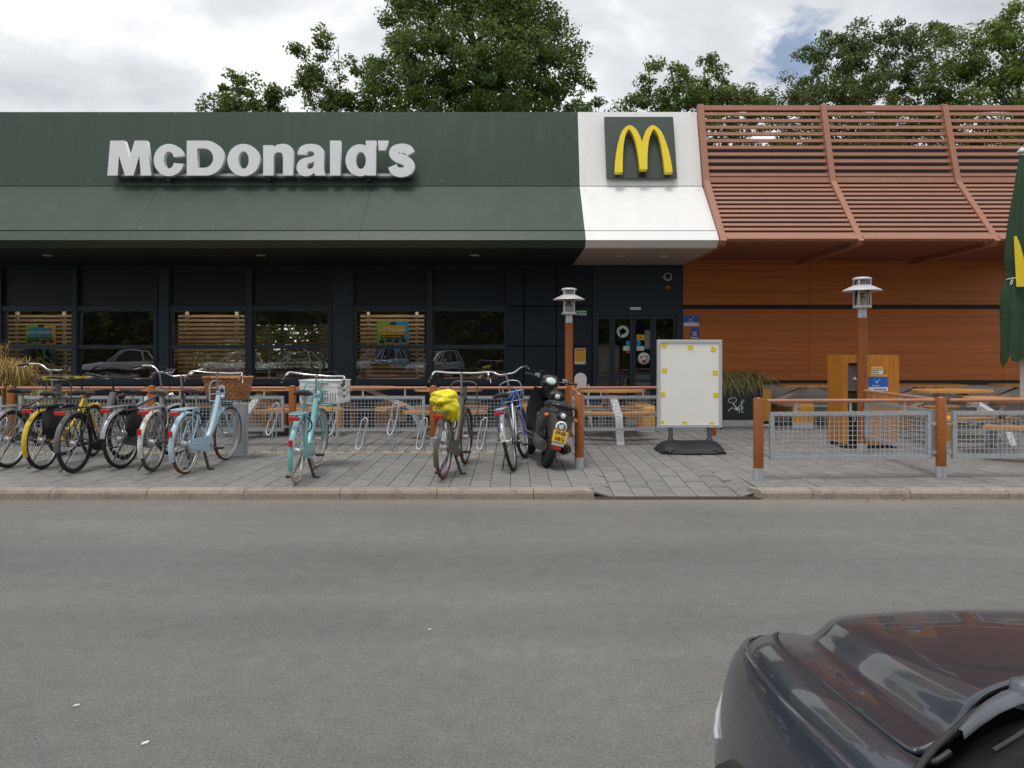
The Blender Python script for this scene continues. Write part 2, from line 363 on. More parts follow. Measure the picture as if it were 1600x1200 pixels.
# ------------------------------------------------------------------ mesh helpers
class MB:
    def __init__(s):
        s.v = []; s.f = []; s.sm = []
    def add(s, vs, fs, smooth=False):
        o = len(s.v); s.v += [tuple(p) for p in vs]; s.f += [tuple(i + o for i in q) for q in fs]; s.sm += [smooth] * len(fs)
        return s
    def box(s, x0, x1, y0, y1, z0, z1, mtx=None, b=0.0):
        if b > 0:
            return s.bbox(x0, x1, y0, y1, z0, z1, b, mtx)
        vs = [Vector((x, y, z)) for z in (z0, z1) for y in (y0, y1) for x in (x0, x1)]
        if mtx: vs = [mtx @ p for p in vs]
        return s.add(vs, [(0, 2, 3, 1), (4, 5, 7, 6), (0, 1, 5, 4), (2, 6, 7, 3), (0, 4, 6, 2), (1, 3, 7, 5)])
    def bbox(s, x0, x1, y0, y1, z0, z1, b, mtx=None):
        bm = bmesh.new()
        bmesh.ops.create_cube(bm, size=1)
        for v in bm.verts:
            v.co = Vector(((x0 + x1) / 2 + v.co.x * (x1 - x0), (y0 + y1) / 2 + v.co.y * (y1 - y0), (z0 + z1) / 2 + v.co.z * (z1 - z0)))
        bmesh.ops.bevel(bm, geom=bm.edges[:], offset=b, segments=2, affect='EDGES', profile=0.5)
        bm.verts.index_update()
        vs = [mtx @ v.co if mtx else v.co.copy() for v in bm.verts]
        fs = [tuple(v.index for v in f.verts) for f in bm.faces]
        bm.free()
        return s.add(vs, fs)
    def tube(s, pts, r, n=8, closed=False, caps=True, smooth=True):
        pts = [Vector(p) for p in pts]
        rs = r if isinstance(r, (list, tuple)) else [r] * len(pts)
        k = len(pts)
        tang = []
        for i in range(k):
            a = pts[(i - 1) % k] if (closed or i > 0) else pts[i]
            b = pts[(i + 1) % k] if (closed or i < k - 1) else pts[i]
            d = b - a
            tang.append(d.normalized() if d.length > 1e-9 else Vector((0, 0, 1)))
        up = Vector((0, 0, 1)) if abs(tang[0].z) < 0.9 else Vector((1, 0, 0))
        nrm = (up - tang[0] * up.dot(tang[0])).normalized()
        vs = []
        for i in range(k):
            t = tang[i]
            nrm = nrm - t * nrm.dot(t)
            nrm = nrm.normalized() if nrm.length > 1e-6 else t.orthogonal().normalized()
            bi = t.cross(nrm)
            for j in range(n):
                a = 2 * math.pi * j / n
                vs.append(pts[i] + (nrm * math.cos(a) + bi * math.sin(a)) * rs[i])
        fs = []
        m = k if closed else k - 1
        for i in range(m):
            i2 = (i + 1) % k
            for j in range(n):
                j2 = (j + 1) % n
                fs.append((i * n + j, i * n + j2, i2 * n + j2, i2 * n + j))
        s.add(vs, fs, smooth)
        if caps and not closed:
            for ring in (vs[:n][::-1], vs[(k - 1) * n:]): s.add(ring, [tuple(range(n))], False)
        return s
    def lathe(s, prof, n=20, c=(0, 0, 0), smooth=True, axis='Z'):
        vs, fs = [], []
        for r, z in prof:
            for j in range(n):
                a = 2 * math.pi * j / n
                p = (r * math.cos(a), r * math.sin(a), z)
                if axis == 'X': p = (p[2], p[0], p[1])
                if axis == 'Y': p = (p[1], p[2], p[0])
                vs.append((c[0] + p[0], c[1] + p[1], c[2] + p[2]))
        for i in range(len(prof) - 1):
            for j in range(n):
                j2 = (j + 1) % n
                fs.append((i * n + j, i * n + j2, (i + 1) * n + j2, (i + 1) * n + j))
        s.add(vs, fs, smooth)
        if prof[0][0] > 1e-6: s.add(vs[:n][::-1], [tuple(range(n))], False)
        if prof[-1][0] > 1e-6: s.add(vs[-n:], [tuple(range(n))], False)
        return s
    def grid(s, rows, smooth=True, flip=False):
        m, n = len(rows), len(rows[0])
        vs = [p for r in rows for p in r]
        fs = []
        for i in range(m - 1):
            for j in range(n - 1):
                q = (i * n + j, i * n + j + 1, (i + 1) * n + j + 1, (i + 1) * n + j)
                fs.append(q[::-1] if flip else q)
        return s.add(vs, fs, smooth)
    def prism(s, poly, h0, h1, plane='XY', smooth=False):
        """extrude a 2D polygon; plane XY -> along Z, XZ -> along Y, YZ -> along X"""
        def P(a, b, h):
            return {'XY': (a, b, h), 'XZ': (a, h, b), 'YZ': (h, a, b)}[plane]
        n = len(poly)
        vs = [P(a, b, h0) for a, b in poly] + [P(a, b, h1) for a, b in poly]
        fs = [tuple(range(n - 1, -1, -1)), tuple(range(n, 2 * n))]
        s.add(vs, fs, False)
        o = len(s.v) - 2 * n
        for i in range(n):
            j = (i + 1) % n
            s.f.append((o + i, o + j, o + n + j, o + n + i)); s.sm.append(smooth)
        return s
    def ball(s, c, r, n=12, m=8, mtx=None):
        rr = r if isinstance(r, (tuple, list)) else (r, r, r)
        vs, fs = [], []
        for i in range(m + 1):
            th = math.pi * i / m
            for j in range(n):
                a = 2 * math.pi * j / n
                p = Vector((c[0] + rr[0] * math.sin(th) * math.cos(a), c[1] + rr[1] * math.sin(th) * math.sin(a), c[2] + rr[2] * math.cos(th)))
                vs.append(mtx @ p if mtx else p)
        for i in range(m):
            for j in range(n):
                j2 = (j + 1) % n
                fs.append((i * n + j, (i + 1) * n + j, (i + 1) * n + j2, i * n + j2))
        return s.add(vs, fs, True)
    def xf(s, mtx):
        s.v = [tuple(mtx @ Vector(p)) for p in s.v]
        return s
    def mesh(s, name, m=None):
        me = bpy.data.meshes.new(name)
        me.from_pydata(s.v, [], s.f)
        me.polygons.foreach_set('use_smooth', s.sm)
        bm = bmesh.new(); bm.from_mesh(me)
        bmesh.ops.recalc_face_normals(bm, faces=bm.faces[:])
        bm.to_mesh(me); bm.free()
        if m: me.materials.append(MATS[m])
        me.update()
        return me
    def build(s, name, m, parent=None, mods=None):
        o = bpy.data.objects.new(name, s.mesh(name, m))
        C.objects.link(o)
        if parent: o.parent = parent
        return o

def ob(name, me, parent=None, loc=None, rot=None):
    o = bpy.data.objects.new(name, me); C.objects.link(o)
    if parent: o.parent = parent
    if loc: o.location = loc
    if rot: o.rotation_euler = rot
    return o
def tag(o, label, cat, group=None):
    o['label'] = label; o['category'] = cat
    if group: o['group'] = group
    return o
def thing(name, label, cat, loc=(0, 0, 0), rotz=0.0, group=None, lean=0.0):
    o = bpy.data.objects.new(name, None); C.objects.link(o)
    o.empty_display_size = 0.2
    o.location = loc; o.rotation_euler = (0, lean, rotz)
    return tag(o, label, cat, group)
def struct(o):
    o['kind'] = 'structure'; return o
def box(name, m, parent, x0, x1, y0, y1, z0, z1, b=0.0):
    return MB().box(x0, x1, y0, y1, z0, z1, b=b).build(name, m, parent)
def copy_tree(o, parent=None):
    c = o.copy(); C.objects.link(c); c.parent = parent
    for ch in list(o.children): copy_tree(ch, c)
    return c
def subsurf(o, lv=2):
    m = o.modifiers.new('s', 'SUBSURF'); m.levels = lv; m.render_levels = lv; return o
def bevel(o, w=0.004, seg=2):
    m = o.modifiers.new('b', 'BEVEL'); m.width = w; m.segments = seg; m.limit_method = 'ANGLE'; return o
def cr(pts, n=6, closed=False):
    """Catmull-Rom through points"""
    pts = [Vector(p) for p in pts]; k = len(pts); o = []
    rng = range(k) if closed else range(k - 1)
    for i in rng:
        p1, p2 = pts[i], pts[(i + 1) % k]
        p0 = pts[(i - 1) % k] if (closed or i > 0) else p1
        p3 = pts[(i + 2) % k] if (closed or i < k - 2) else p2
        for j in range(n):
            t = j / n
            o.append(0.5 * ((2 * p1) + (p2 - p0) * t + (2 * p0 - 5 * p1 + 4 * p2 - p3) * t * t + (3 * p1 - p0 - 3 * p2 + p3) * t ** 3))
    if not closed: o.append(pts[-1])
    return o
def curve_mesh(name, loops, depth, m, bevel_d=0.0):
    """flat outline(s) with holes in XZ, extruded along Y by depth (front at y=-depth/2)"""
    cu = bpy.data.curves.new(name, 'CURVE'); cu.dimensions = '2D'; cu.fill_mode = 'BOTH'; cu.extrude = depth / 2; cu.bevel_depth = bevel_d
    for lp in loops:
        sp = cu.splines.new('POLY'); sp.points.add(len(lp) - 1)
        for i, p in enumerate(lp): sp.points[i].co = (p[0], p[1], 0, 1)
        sp.use_cyclic_u = True
    o = bpy.data.objects.new(name, cu); C.objects.link(o)
    dg = bpy.context.evaluated_depsgraph_get(); dg.update()
    me = bpy.data.meshes.new_from_object(o.evaluated_get(dg))
    bpy.data.objects.remove(o); bpy.data.curves.remove(cu)
    me.transform(Matrix.Rotation(R(90), 4, 'X'))
    me.name = name; me.materials.clear(); me.materials.append(MATS[m])
    return me
def text_mesh(txt, h, m, depth=0.001, align='CENTER', bold=0.0):
    cu = bpy.data.curves.new('t', 'FONT'); cu.body = txt; cu.size = h * 1.38; cu.align_x = align; cu.align_y = 'CENTER'; cu.extrude = depth; cu.offset = bold; cu.resolution_u = 2
    o = bpy.data.objects.new('t', cu); C.objects.link(o)
    dg = bpy.context.evaluated_depsgraph_get(); dg.update()
    me = bpy.data.meshes.new_from_object(o.evaluated_get(dg))
    bpy.data.objects.remove(o); bpy.data.curves.remove(cu)
    me.transform(Matrix.Rotation(R(90), 4, 'X'))
    me.name = 'lettering'; me.materials.clear(); me.materials.append(MATS[m])
    return me
def gx(u, d):            # lateral position of a photo column at depth d
    return (u - 800) * d / F
def gzv(v, d):           # height of a photo row at depth d
    return HC + (HOR - v) * d / F
G = 0.087                # pavement level above the road

# ================================================================== GROUND
g = MB().grid([[(-220, -220, 0), (220, -220, 0)], [(-220, 260, 0), (220, 260, 0)]], smooth=False, flip=False).build('ground', 'asphalt')
struct(g)
lw = MB().grid([[(-60, 24.5, 0.004), (60, 24.5, 0.004)], [(-60, 120, 0.004), (60, 120, 0.004)]], smooth=False).build('lawn', 'grass_ground')
struct(lw)
lw2 = MB().grid([[(-60, -60, 0.004), (60, -60, 0.004)], [(-60, -19, 0.004), (60, -19, 0.004)]], smooth=False).build('verge', 'grass_ground')
struct(lw2)

RX0, RX1 = 0.80, 2.42          # dropped kerb at the entrance
def pz(x, y):
    """top of the paving: level, with a ramp down to the road at the dropped kerb"""
    if y < 8.4 and RX0 - .1 < x < RX1 + .1:
        t = max(0.0, min(1.0, (y - 7.22) / (8.4 - 7.22))); t = t * t * (3 - 2 * t)
        lat = max(0.0, min(1.0, min(x - RX0 + .1, RX1 + .1 - x) / .32)); lat = lat * lat * (3 - 2 * lat)
        return G - (G - 0.014) * (1 - t) * lat
    return G
xs = [-17] + [RX0 - .1 + (RX1 - RX0 + .2) * k / 24 for k in range(25)] + [17]
ys = [7.22 + 1.2 * k / 10 for k in range(11)] + [14.5]
rows = [[(x, y, pz(x, y) - 0.012) for x in xs] for y in ys]
pav = MB().grid(rows, smooth=False).build('pavement', 'joint_sand')
struct(pav)
# pavers: 0.2 x 0.4 m in staggered columns running away from the kerb
TW, TL, GAPJ = 0.205, 0.41, 0.006
def paver_mesh(length, name, m):
    b = MB(); c = 0.004; t = 0.0
    w2, l2 = TW / 2 - GAPJ / 2, length / 2 - GAPJ / 2
    vs = [(-w2, -l2, -0.02), (w2, -l2, -0.02), (w2, l2, -0.02), (-w2, l2, -0.02),
          (-w2, -l2, -c), (w2, -l2, -c), (w2, l2, -c), (-w2, l2, -c),
          (-w2 + c, -l2 + c, t), (w2 - c, -l2 + c, t), (w2 - c, l2 - c, t), (-w2 + c, l2 - c, t)]
    fs = [(8, 9, 10, 11)]
    for k in (0, 4):
        for i in range(4):
            j = (i + 1) % 4
            fs.append((k + i, k + j, k + 4 + j, k + 4 + i))
    b.add(vs, fs)
    return b.mesh(name, m)
pm_full = paver_mesh(TL, 'paver', 'paver'); pm_half = paver_mesh(TL / 2, 'paver', 'paver')
spots = []
ncol = int(17 / TW)
for ci in range(ncol):
    x = -7.6 + (ci + 0.5) * TW
    y = 7.30 if not (RX0 < x < RX1) else 7.22
    first_half = ci % 2 == 0
    while y < 14.3:
        L_ = TL / 2 if first_half else TL
        first_half = False
        yc = y + L_ / 2
        if abs(x) < 0.70 * (y + L_) + 0.15 and x < 9.2:
            spots.append((yc, x, L_))
        y += L_
spots.sort()
rp = random.Random(3)
far = MB()
for k, (yc, x, L_) in enumerate(spots):
    z = pz(x, yc) + rp.uniform(-0.0025, 0.0018)
    sl = (pz(x, yc + 0.05) - pz(x, yc - 0.05)) / 0.1
    sx_l = (pz(x + .05, yc) - pz(x - .05, yc)) / 0.1
    rot = (math.atan(sl) + rp.uniform(-0.006, 0.006), -math.atan(sx_l) + rp.uniform(-0.008, 0.008), rp.uniform(-0.004, 0.004))
    if k < 300:
        ob('paver', pm_full if L_ == TL else pm_half, pav, (x, yc, z), rot)
    else:
        c = 0.004; w2, l2 = TW / 2 - GAPJ / 2, L_ / 2 - GAPJ / 2
        far.add([(x - w2, yc - l2, z - c - .01), (x + w2, yc - l2, z - c - .01), (x + w2, yc + l2, z - c - .01), (x - w2, yc + l2, z - c - .01),
                 (x - w2 + c, yc - l2 + c, z), (x + w2 - c, yc - l2 + c, z), (x + w2 - c, yc + l2 - c, z), (x - w2 + c, yc + l2 - c, z)],
                [(4, 5, 6, 7), (0, 1, 5, 4), (1, 2, 6, 5), (2, 3, 7, 6), (3, 0, 4, 7)])
fo = far.build('paving_field', 'paver_far', pav); fo['kind'] = 'stuff'
# kerb
kerb = struct(bpy.data.objects.new('kerb', None)); C.objects.link(kerb)
def kerb_stone(x0, x1, cut0=0.0, cut1=0.0):
    prof = [(7.14, -0.05), (7.142, 0.055), (7.158, 0.08), (7.185, G + 0.004), (7.292, G + 0.005), (7.292, -0.05)]
    b = MB(); n = len(prof)
    rr = random.Random(int(x0 * 100))
    vs = []
    for e, (x, c) in enumerate(((x0 + 0.003, cut0), (x1 - 0.003, cut1))):
        for y, z in prof:
            vs.append((x + c * (y - 7.14) / 0.15, y + rr.uniform(-.002, .002), z + (rr.uniform(-.002, .002) if z > 0 else 0)))
    fs = [tuple(range(n)), tuple(range(2 * n - 1, n - 1, -1))]
    for i in range(n):
        j = (i + 1) % n
        fs.append((i, i + n, j + n, j))
    b.add(vs, fs)
    return b.build('kerb_stone', 'kerb', kerb)
x = -4.49
left = [x + 0.94 * k for k in range(-12, 6)]
left = [v for v in left if v < RX0 - 0.2]
for a, b_ in zip(left, left[1:] + [RX0]):
    if b_ > -6.6: kerb_stone(a, b_, 0, -0.06 if b_ == RX0 else 0)
kr = [RX1, 2.92] + [2.92 + 0.95 * k for k in range(1, 6)]
for a, b_ in zip(kr, kr[1:]): kerb_stone(a, b_, -0.09 if a == RX1 else 0, 0)
# slot drain across the entrance
dr = thing('drain_channel', 'rusty slotted iron drain across the dropped kerb at the entrance', 'drain', (0, 0, 0))
db = MB()
for k in range(55):
    xx = RX0 + 0.02 + k * 0.0293
    db.box(xx, xx + 0.015, 7.125, 7.205, 0.002, 0.012)
db.build('grate', 'rust_iron', dr)
box('channel_edge', 'rust_iron', dr, RX0, RX1, 7.205, 7.217, 0.001, 0.014)
box('channel_bed', 'joint_sand', dr, RX0, RX1, 7.122, 7.204, 0.001, 0.0025)

# ================================================================== BUILDING
WD = 14.5                       # facade plane
K = WD / F
def fx(u): return (u - 800) * K
def fz(v): return HC + (HOR - v) * K
bld = thing('restaurant_building', 'single storey restaurant with green and white canopy fascia and dark glazed front', 'building', (0, 0, 0))
ZT = 3.16
# --- dark glazed front
wins = [(-126, -10), (-6 + 10, 114), (122, 242), (267, 385), (395, 514), (554, 668), (676, 790)]
wins[0] = (-130, -6)
cols = [(-6, 4), (114, 122), (242, 267), (385, 395), (514, 554), (668, 676)]
box('lower_wall', 'navy', bld, -13.0, fx(926), WD, WD + 0.2, G - 0.05, fz(601))
box('head_beam', 'navy', bld, -13.0, fx(1067), WD + 0.02, WD + 0.3, fz(419), ZT + 0.3)
for a, b_ in cols:
    wide = b_ - a > 15
    o = box('column', 'navy_frame', bld, fx(a), fx(b_), WD - (0.02 if wide else 0.05), WD + 0.15, fz(601) + 0.001, fz(419))
    if wide:
        for s in (fx(a) + 0.02, fx(b_) - 0.06):
            box('column_rib', 'navy_frame', o, s, s + 0.04, WD - 0.05, WD - 0.0205, fz(601) + 0.002, fz(419))
for a, b_ in wins:
    x0, x1 = fx(a) + 0.001, fx(b_) - 0.001
    f = MB()
    t = 0.045
    zs, zm0, zm1, zt = fz(592), fz(545), fz(539), fz(486)
    y0, y1 = WD - 0.02, WD + 0.08
    f.box(x0, x1, y0 - 0.03, y1, fz(601) + 0.002, zs)           # sill
    f.box(x0, x1, y0, y1, zm0, zm1)
    f.box(x0, x1, y0 - 0.015, y1, zt, fz(478))
    f.box(x0, x0 + t * 0.5, y0 + .004, y1, zs, zt); f.box(x1 - t * 0.5, x1, y0 + .004, y1, zs, zt)
    wo = f.build('window', 'navy_frame', bld)
    for (za, zb) in ((zs, zm0), (zm1, zt)):
        box('pane', 'glass', wo, x0 + t * 0.5, x1 - t * 0.5, WD + 0.03, WD + 0.036, za, zb)
    box('spandrel_panel', 'navy', bld, x0, x1, WD + 0.03, WD + 0.08, fz(478) + 0.001, fz(419))
# solid panels between the windows and the door
for a, b_ in ((790, 818), (819, 869), (870, 925)):
    for va, vb in ((601, 541), (540, 479), (478, 419)):
        box('wall_panel', 'navy', bld, fx(a) + 0.004, fx(b_) - 0.004, WD - (0.02 if a == 790 else 0.0), WD + 0.1, fz(va) + 0.004, fz(vb) - 0.004)
box('wall_backing', 'black_gap', bld, fx(786), fx(928), WD + 0.101, WD + 0.2, fz(601), fz(419))
# door bay
dx0, dx1 = fx(926), fx(1067)
db = MB()
db.box(dx0, dx1, WD, WD + 0.12, fz(487), fz(419))
db.box(dx0, fx(931), WD - 0.03, WD + 0.1, G, fz(487)); db.box(fx(1057), dx1, WD - 0.03, WD + 0.1, G, fz(487))
db.box(fx(931), fx(1057), WD - 0.02, WD + 0.1, fz(493), fz(487))
door_frame = db.build('door_surround', 'navy_frame', bld)
def door_leaf(u0, u1, rails):
    b = MB(); s = 0.05
    x0, x1 = fx(u0), fx(u1); z1 = fz(493.5)
    b.box(x0, x0 + s, WD, WD + 0.06, G + 0.01, z1); b.box(x1 - s, x1, WD, WD + 0.06, G + 0.01, z1)
    b.box(x0 + s, x1 - s, WD, WD + 0.06, G + 0.01, G + 0.14); b.box(x0 + s, x1 - s, WD, WD + 0.06, z1 - 0.06, z1)
    for v in rails: b.box(x0 + s, x1 - s, WD + 0.01, WD + 0.05, fz(v) - 0.025, fz(v) + 0.025)
    o = b.build('door', 'navy_frame', bld)
    box('pane', 'glass', o, x0 + s, x1 - s, WD + 0.03, WD + 0.036, G + 0.14, z1 - 0.06)
    return o, x0 + s, x1 - s
d1, _, _ = door_leaf(931, 956.5, (590,))
d2, ax0, ax1 = door_leaf(957, 988.5, (590,))
d3, bx0, bx1 = door_leaf(989, 1020.5, (583, 595))
d4, _, _ = door_leaf(1021, 1056.5, (590,))
yf = WD + 0.0255
def sticker(par, m, u0, u1, v0, v1, name='sticker', y=yf):
    return box(name, m, par, fx(u0), fx(u1), y, y + 0.003, fz(v1), fz(v0))
# circular hand emblem on the left leaf
cx_, cz_ = fx(973.5), fz(518)
ring = MB().lathe([(0.105, 0), (0.122, 0), (0.122, 0.003), (0.105, 0.003)], 28, (cx_, yf, cz_), axis='Y').build('sticker', 'print_mint', d2)
hb = MB(); hb.prism([(cx_ + a * .01, cz_ + b_ * .01) for a, b_ in ((-7, -1), (-6, 4), (-2, 5), (-1.5, 7), (2, 7), (2.5, 4), (7, 3), (6, -2), (3, -4), (-1, -5), (-4, -9), (-6, -9), (-5, -4))], yf, yf + 0.003, 'XZ').build('sticker', 'print_mint', d2)
for par, u0, u1, dirn in ((d2, 978, 985.5, -1), (d3, 994.5, 1002, 1)):
    xa, xb = fx(u0), fx(u1); za, zb, zm = fz(540), fz(532), fz(536)
    p = [(xa, za), (xb, za), (xb, zb), (xa, zb)]
    if dirn < 0: p = [(xa + .03, za), (xb, za), (xb - .02, zm), (xb, zb), (xa + .03, zb), (xa, zm)]
    else: p = [(xa, za), (xb - .03, za), (xb, zm), (xb - .03, zb), (xa, zb), (xa + .02, zm)]
    MB().prism(p, yf, yf + 0.003, 'XZ').build('sticker', 'print_cyan', par)
sticker(d2, 'print_mint', 974, 986, 540.5, 548); sticker(d2, 'print_red', 978.5, 985.5, 548.5, 552)
sticker(d3, 'print_mint', 995, 1007, 540.5, 548); sticker(d3, 'print_amber', 995, 1007.5, 523, 531.5)
sticker(d3, 'print_dark', 999.5, 1003, 526, 528.5, y=yf - 0.003)
sticker(d3, 'flap_grey', 1008, 1016.5, 516, 545)
rc = (fx(1006.5), yf, fz(560))
MB().lathe([(0.0, -0.002), (0.118, -0.002), (0.118, 0.002)], 28, rc, axis='Y').build('sticker', 'print_white', d3)
MB().prism([(rc[0] + a, rc[2] + b_) for a, b_ in ((-.03, -.085), (.04, -.09), (.045, -.02), (-.035, -.03))], yf - 0.005, yf - 0.002, 'XZ').build('sticker', 'print_red', d3)
for a, b_, s_ in ((-.06, .03, .02), (0, .05, .015), (.05, .035, .022), (-.05, 0, .012), (.06, -.01, .015)):
    MB().prism([(rc[0] + a - s_, rc[2] + b_ - s_ * .6), (rc[0] + a + s_ * .6, rc[2] + b_ - s_), (rc[0] + a + s_, rc[2] + b_ + s_ * .5), (rc[0] + a - s_ * .4, rc[2] + b_ + s_)], yf - 0.005, yf - 0.002, 'XZ').build('sticker', 'print_dark', d3)
se = box('door_sensor', 'white_plastic', bld, fx(984), fx(1001), WD - 0.05, WD - 0.001, fz(484.5), fz(480), b=0.006)
# --- wood clad wall on the right
cj = [1067, 1265, 1567, 1760]
for a, b_ in zip(cj, cj[1:]):
    for v0, v1 in ((400, 476), (483, 594)):
        box('cladding_panel', 'cladding', bld, fx(a) + 0.003, fx(b_) - 0.003, WD - 0.01, WD + 0.03, fz(v1), fz(v0))
box('cladding_backing', 'black_gap', bld, fx(1067) + 0.001, 12.2, WD + 0.031, WD + 0.1, fz(601), ZT + 0.3)
box('cladding_flashing', 'black_gap', bld, fx(1067) + 0.001, 12.2, WD - 0.03, WD + 0.03, fz(600.5), fz(594.5))
pl = box('plinth_wall', 'plinth_joint', bld, fx(1067) + 0.001, 12.2, WD + 0.012, WD + 0.3, G - 0.05, fz(601) - 0.001)
pbm = None
for r_ in range(3):
    x = fx(1067) + 0.01 - (0.3 if r_ % 2 else 0)
    while x < 12.0:
        xa = max(x, fx(1067) + 0.01)
        box('plinth_block', 'plinth', pl, xa, x + 0.594, WD, WD + 0.011, G + 0.238 * r_, G + 0.238 * r_ + 0.232)
        x += 0.6
# --- shell, roof, interior
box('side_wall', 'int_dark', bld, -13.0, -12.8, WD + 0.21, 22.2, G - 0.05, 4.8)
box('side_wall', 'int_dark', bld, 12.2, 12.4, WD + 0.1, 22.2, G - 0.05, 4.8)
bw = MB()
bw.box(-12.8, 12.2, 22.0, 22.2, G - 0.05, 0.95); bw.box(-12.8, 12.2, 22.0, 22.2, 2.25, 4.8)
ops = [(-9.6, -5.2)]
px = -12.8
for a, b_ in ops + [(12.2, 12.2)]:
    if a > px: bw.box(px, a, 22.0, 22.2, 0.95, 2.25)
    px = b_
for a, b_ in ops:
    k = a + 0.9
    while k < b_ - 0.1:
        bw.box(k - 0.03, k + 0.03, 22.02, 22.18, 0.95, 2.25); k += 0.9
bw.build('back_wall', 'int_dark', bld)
box('interior_floor', 'int_floor', bld, -12.8, 12.2, WD + 0.21, 22.0, G - 0.05, G + 0.002)
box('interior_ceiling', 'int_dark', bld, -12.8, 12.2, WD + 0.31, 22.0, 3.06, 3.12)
for xx in (-9.6, -7.6, -5.9, -4.1, -2.4, -0.8):
    cl_ = box('ceiling_lamp', 'lamp_grey', bld, xx - .62, xx + .62, 14.83, 14.95, 3.02, 3.058)
    box('tube_light', 'lamp_lit', cl_, xx - .58, xx + .58, 14.85, 14.93, 3.012, 3.0195)
box('roof', 'roofing', bld, -13.0, 12.4, WD + 0.31, 22.2, 4.8, 5.0)
box('parapet', 'black_gap', bld, 1.2, 12.4, WD + 0.12, WD + 0.29, ZT + 0.31, 5.5)
# --- fascia: upper panel leaning back, sloped skirt, lip, soffit
A, B, Cc, Dd, E = (13.40, 5.80), (13.00, 4.36), (12.11, 3.435), (11.93, 3.245), (12.07, 3.14)
def fascia(x0, x1, mm, sm):
    g = 0.0016
    x0 += g; x1 -= g
    p = MB().prism([A, (B[0], B[1] + 0.006), (B[0] + .07, B[1] + 0.006), (A[0] + .07, A[1])], x0, x1, 'YZ').build('fascia_panel', mm, bld)
    MB().prism([(B[0], B[1] - .006), Cc, (Cc[0] + .07, Cc[1] - .02), (B[0] + .07, B[1] - .006)], x0, x1, 'YZ').build('skirt_panel', mm, bld)
    MB().prism([(Cc[0] - .045, Cc[1] - .022), (Dd[0], Dd[1]), (E[0], E[1]), (E[0] + .12, E[1]), (Cc[0] + .1, Cc[1] - .06)], x0, x1, 'YZ').build('lip_panel', mm, bld)
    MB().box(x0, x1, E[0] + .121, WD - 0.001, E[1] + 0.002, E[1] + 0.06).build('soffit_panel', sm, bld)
    # rivets
    rv = MB()
    n = max(2, int((x1 - x0) / 1.2))
    for i in range(n + 1):
        xx = x0 + .08 + (x1 - x0 - .16) * i / n
        for t, (P, Q) in ((0.03, (A, B)), (0.93, (A, B)), (0.10, (B, Cc)), (0.95, (B, Cc))):
            rv.ball((xx, P[0] + (Q[0] - P[0]) * t - .002, P[1] + (Q[1] - P[1]) * t), .009, 6, 4)
    rv.build('rivet_row', 'galv', p)
joints = [-12.9, -9.17, -6.23 + 0.0, -2.49, 1.19]
joints = [-13.0, -9.93, -6.21, -2.49, 1.19]
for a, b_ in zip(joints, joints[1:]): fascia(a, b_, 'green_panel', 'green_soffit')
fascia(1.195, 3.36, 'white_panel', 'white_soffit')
box('fascia_backing', 'black_gap', bld, -13.0, 3.36, 13.6, WD + 0.29, ZT + 0.31, 5.6)
MB().prism([(13.07, 4.3), (12.2, 3.36), (12.3, 3.26), (13.3, 3.26), (13.5, 4.3)], -13.0, 3.35, 'YZ').build('fascia_core', 'black_gap', bld)
MB().prism([(B[0] - .03, B[1] - .06), (Cc[0] - 0.03, Cc[1] - .05), (Cc[0] + .07, Cc[1] - .07), (B[0] + .08, B[1] - .06)], 3.355, 3.375, 'YZ').build('fascia_end', 'white_panel', bld)
for x in (-8.2, -4.43, -0.66):
    MB().lathe([(0.0, 0), (0.08, 0), (0.085, -.012), (0.06, -.016), (0, -.016)], 16, (x, 13.0, E[1] + .002)).build('downlight', 'lamp_grey', bld)
for x in (gx(972, 13.1), gx(1038, 13.1)):
    MB().lathe([(0.0, 0), (0.07, 0), (0.075, -.012), (0.05, -.016), (0, -.016)], 16, (x, 13.1, E[1] + .002)).build('downlight', 'white_panel', bld)

# --- slatted canopy on the right
can = thing('slatted_canopy', 'terracotta slatted canopy over the wood clad wall with kinked ribs', 'canopy', (0, 0, 0))
a, b_, c_, e_ = Vector((13.38, 5.87)), Vector((12.98, 4.43)), Vector((11.92, 3.26)), Vector((14.44, 3.20))
ribx = [3.42, 5.64, 7.84, 10.04]
for x in ribx:
    t = 0.05
    n1 = Vector((-(a - b_).y, (a - b_).x)).normalized() * 0.0
    outer = [a + Vector((-.06, .05)), b_ + Vector((-.06, .01)), c_ + Vector((-.05, -.03)), c_ + Vector((0.05, -.10)), e_ + Vector((0.04, -.06)),
             e_ + Vector((0.04, .02)), c_ + Vector((0.12, .02)), b_ + Vector((.07, -.03)), a + Vector((.07, .05))]
    MB().prism([(p.x, p.y) for p in outer], x - t, x + t, 'YZ').build('rib', 'terracotta', can)
def slat_mesh(L_, h, t):
    return MB().box(0, L_, -t / 2, t / 2, -h / 2, h / 2).mesh('slat', 'terracotta')
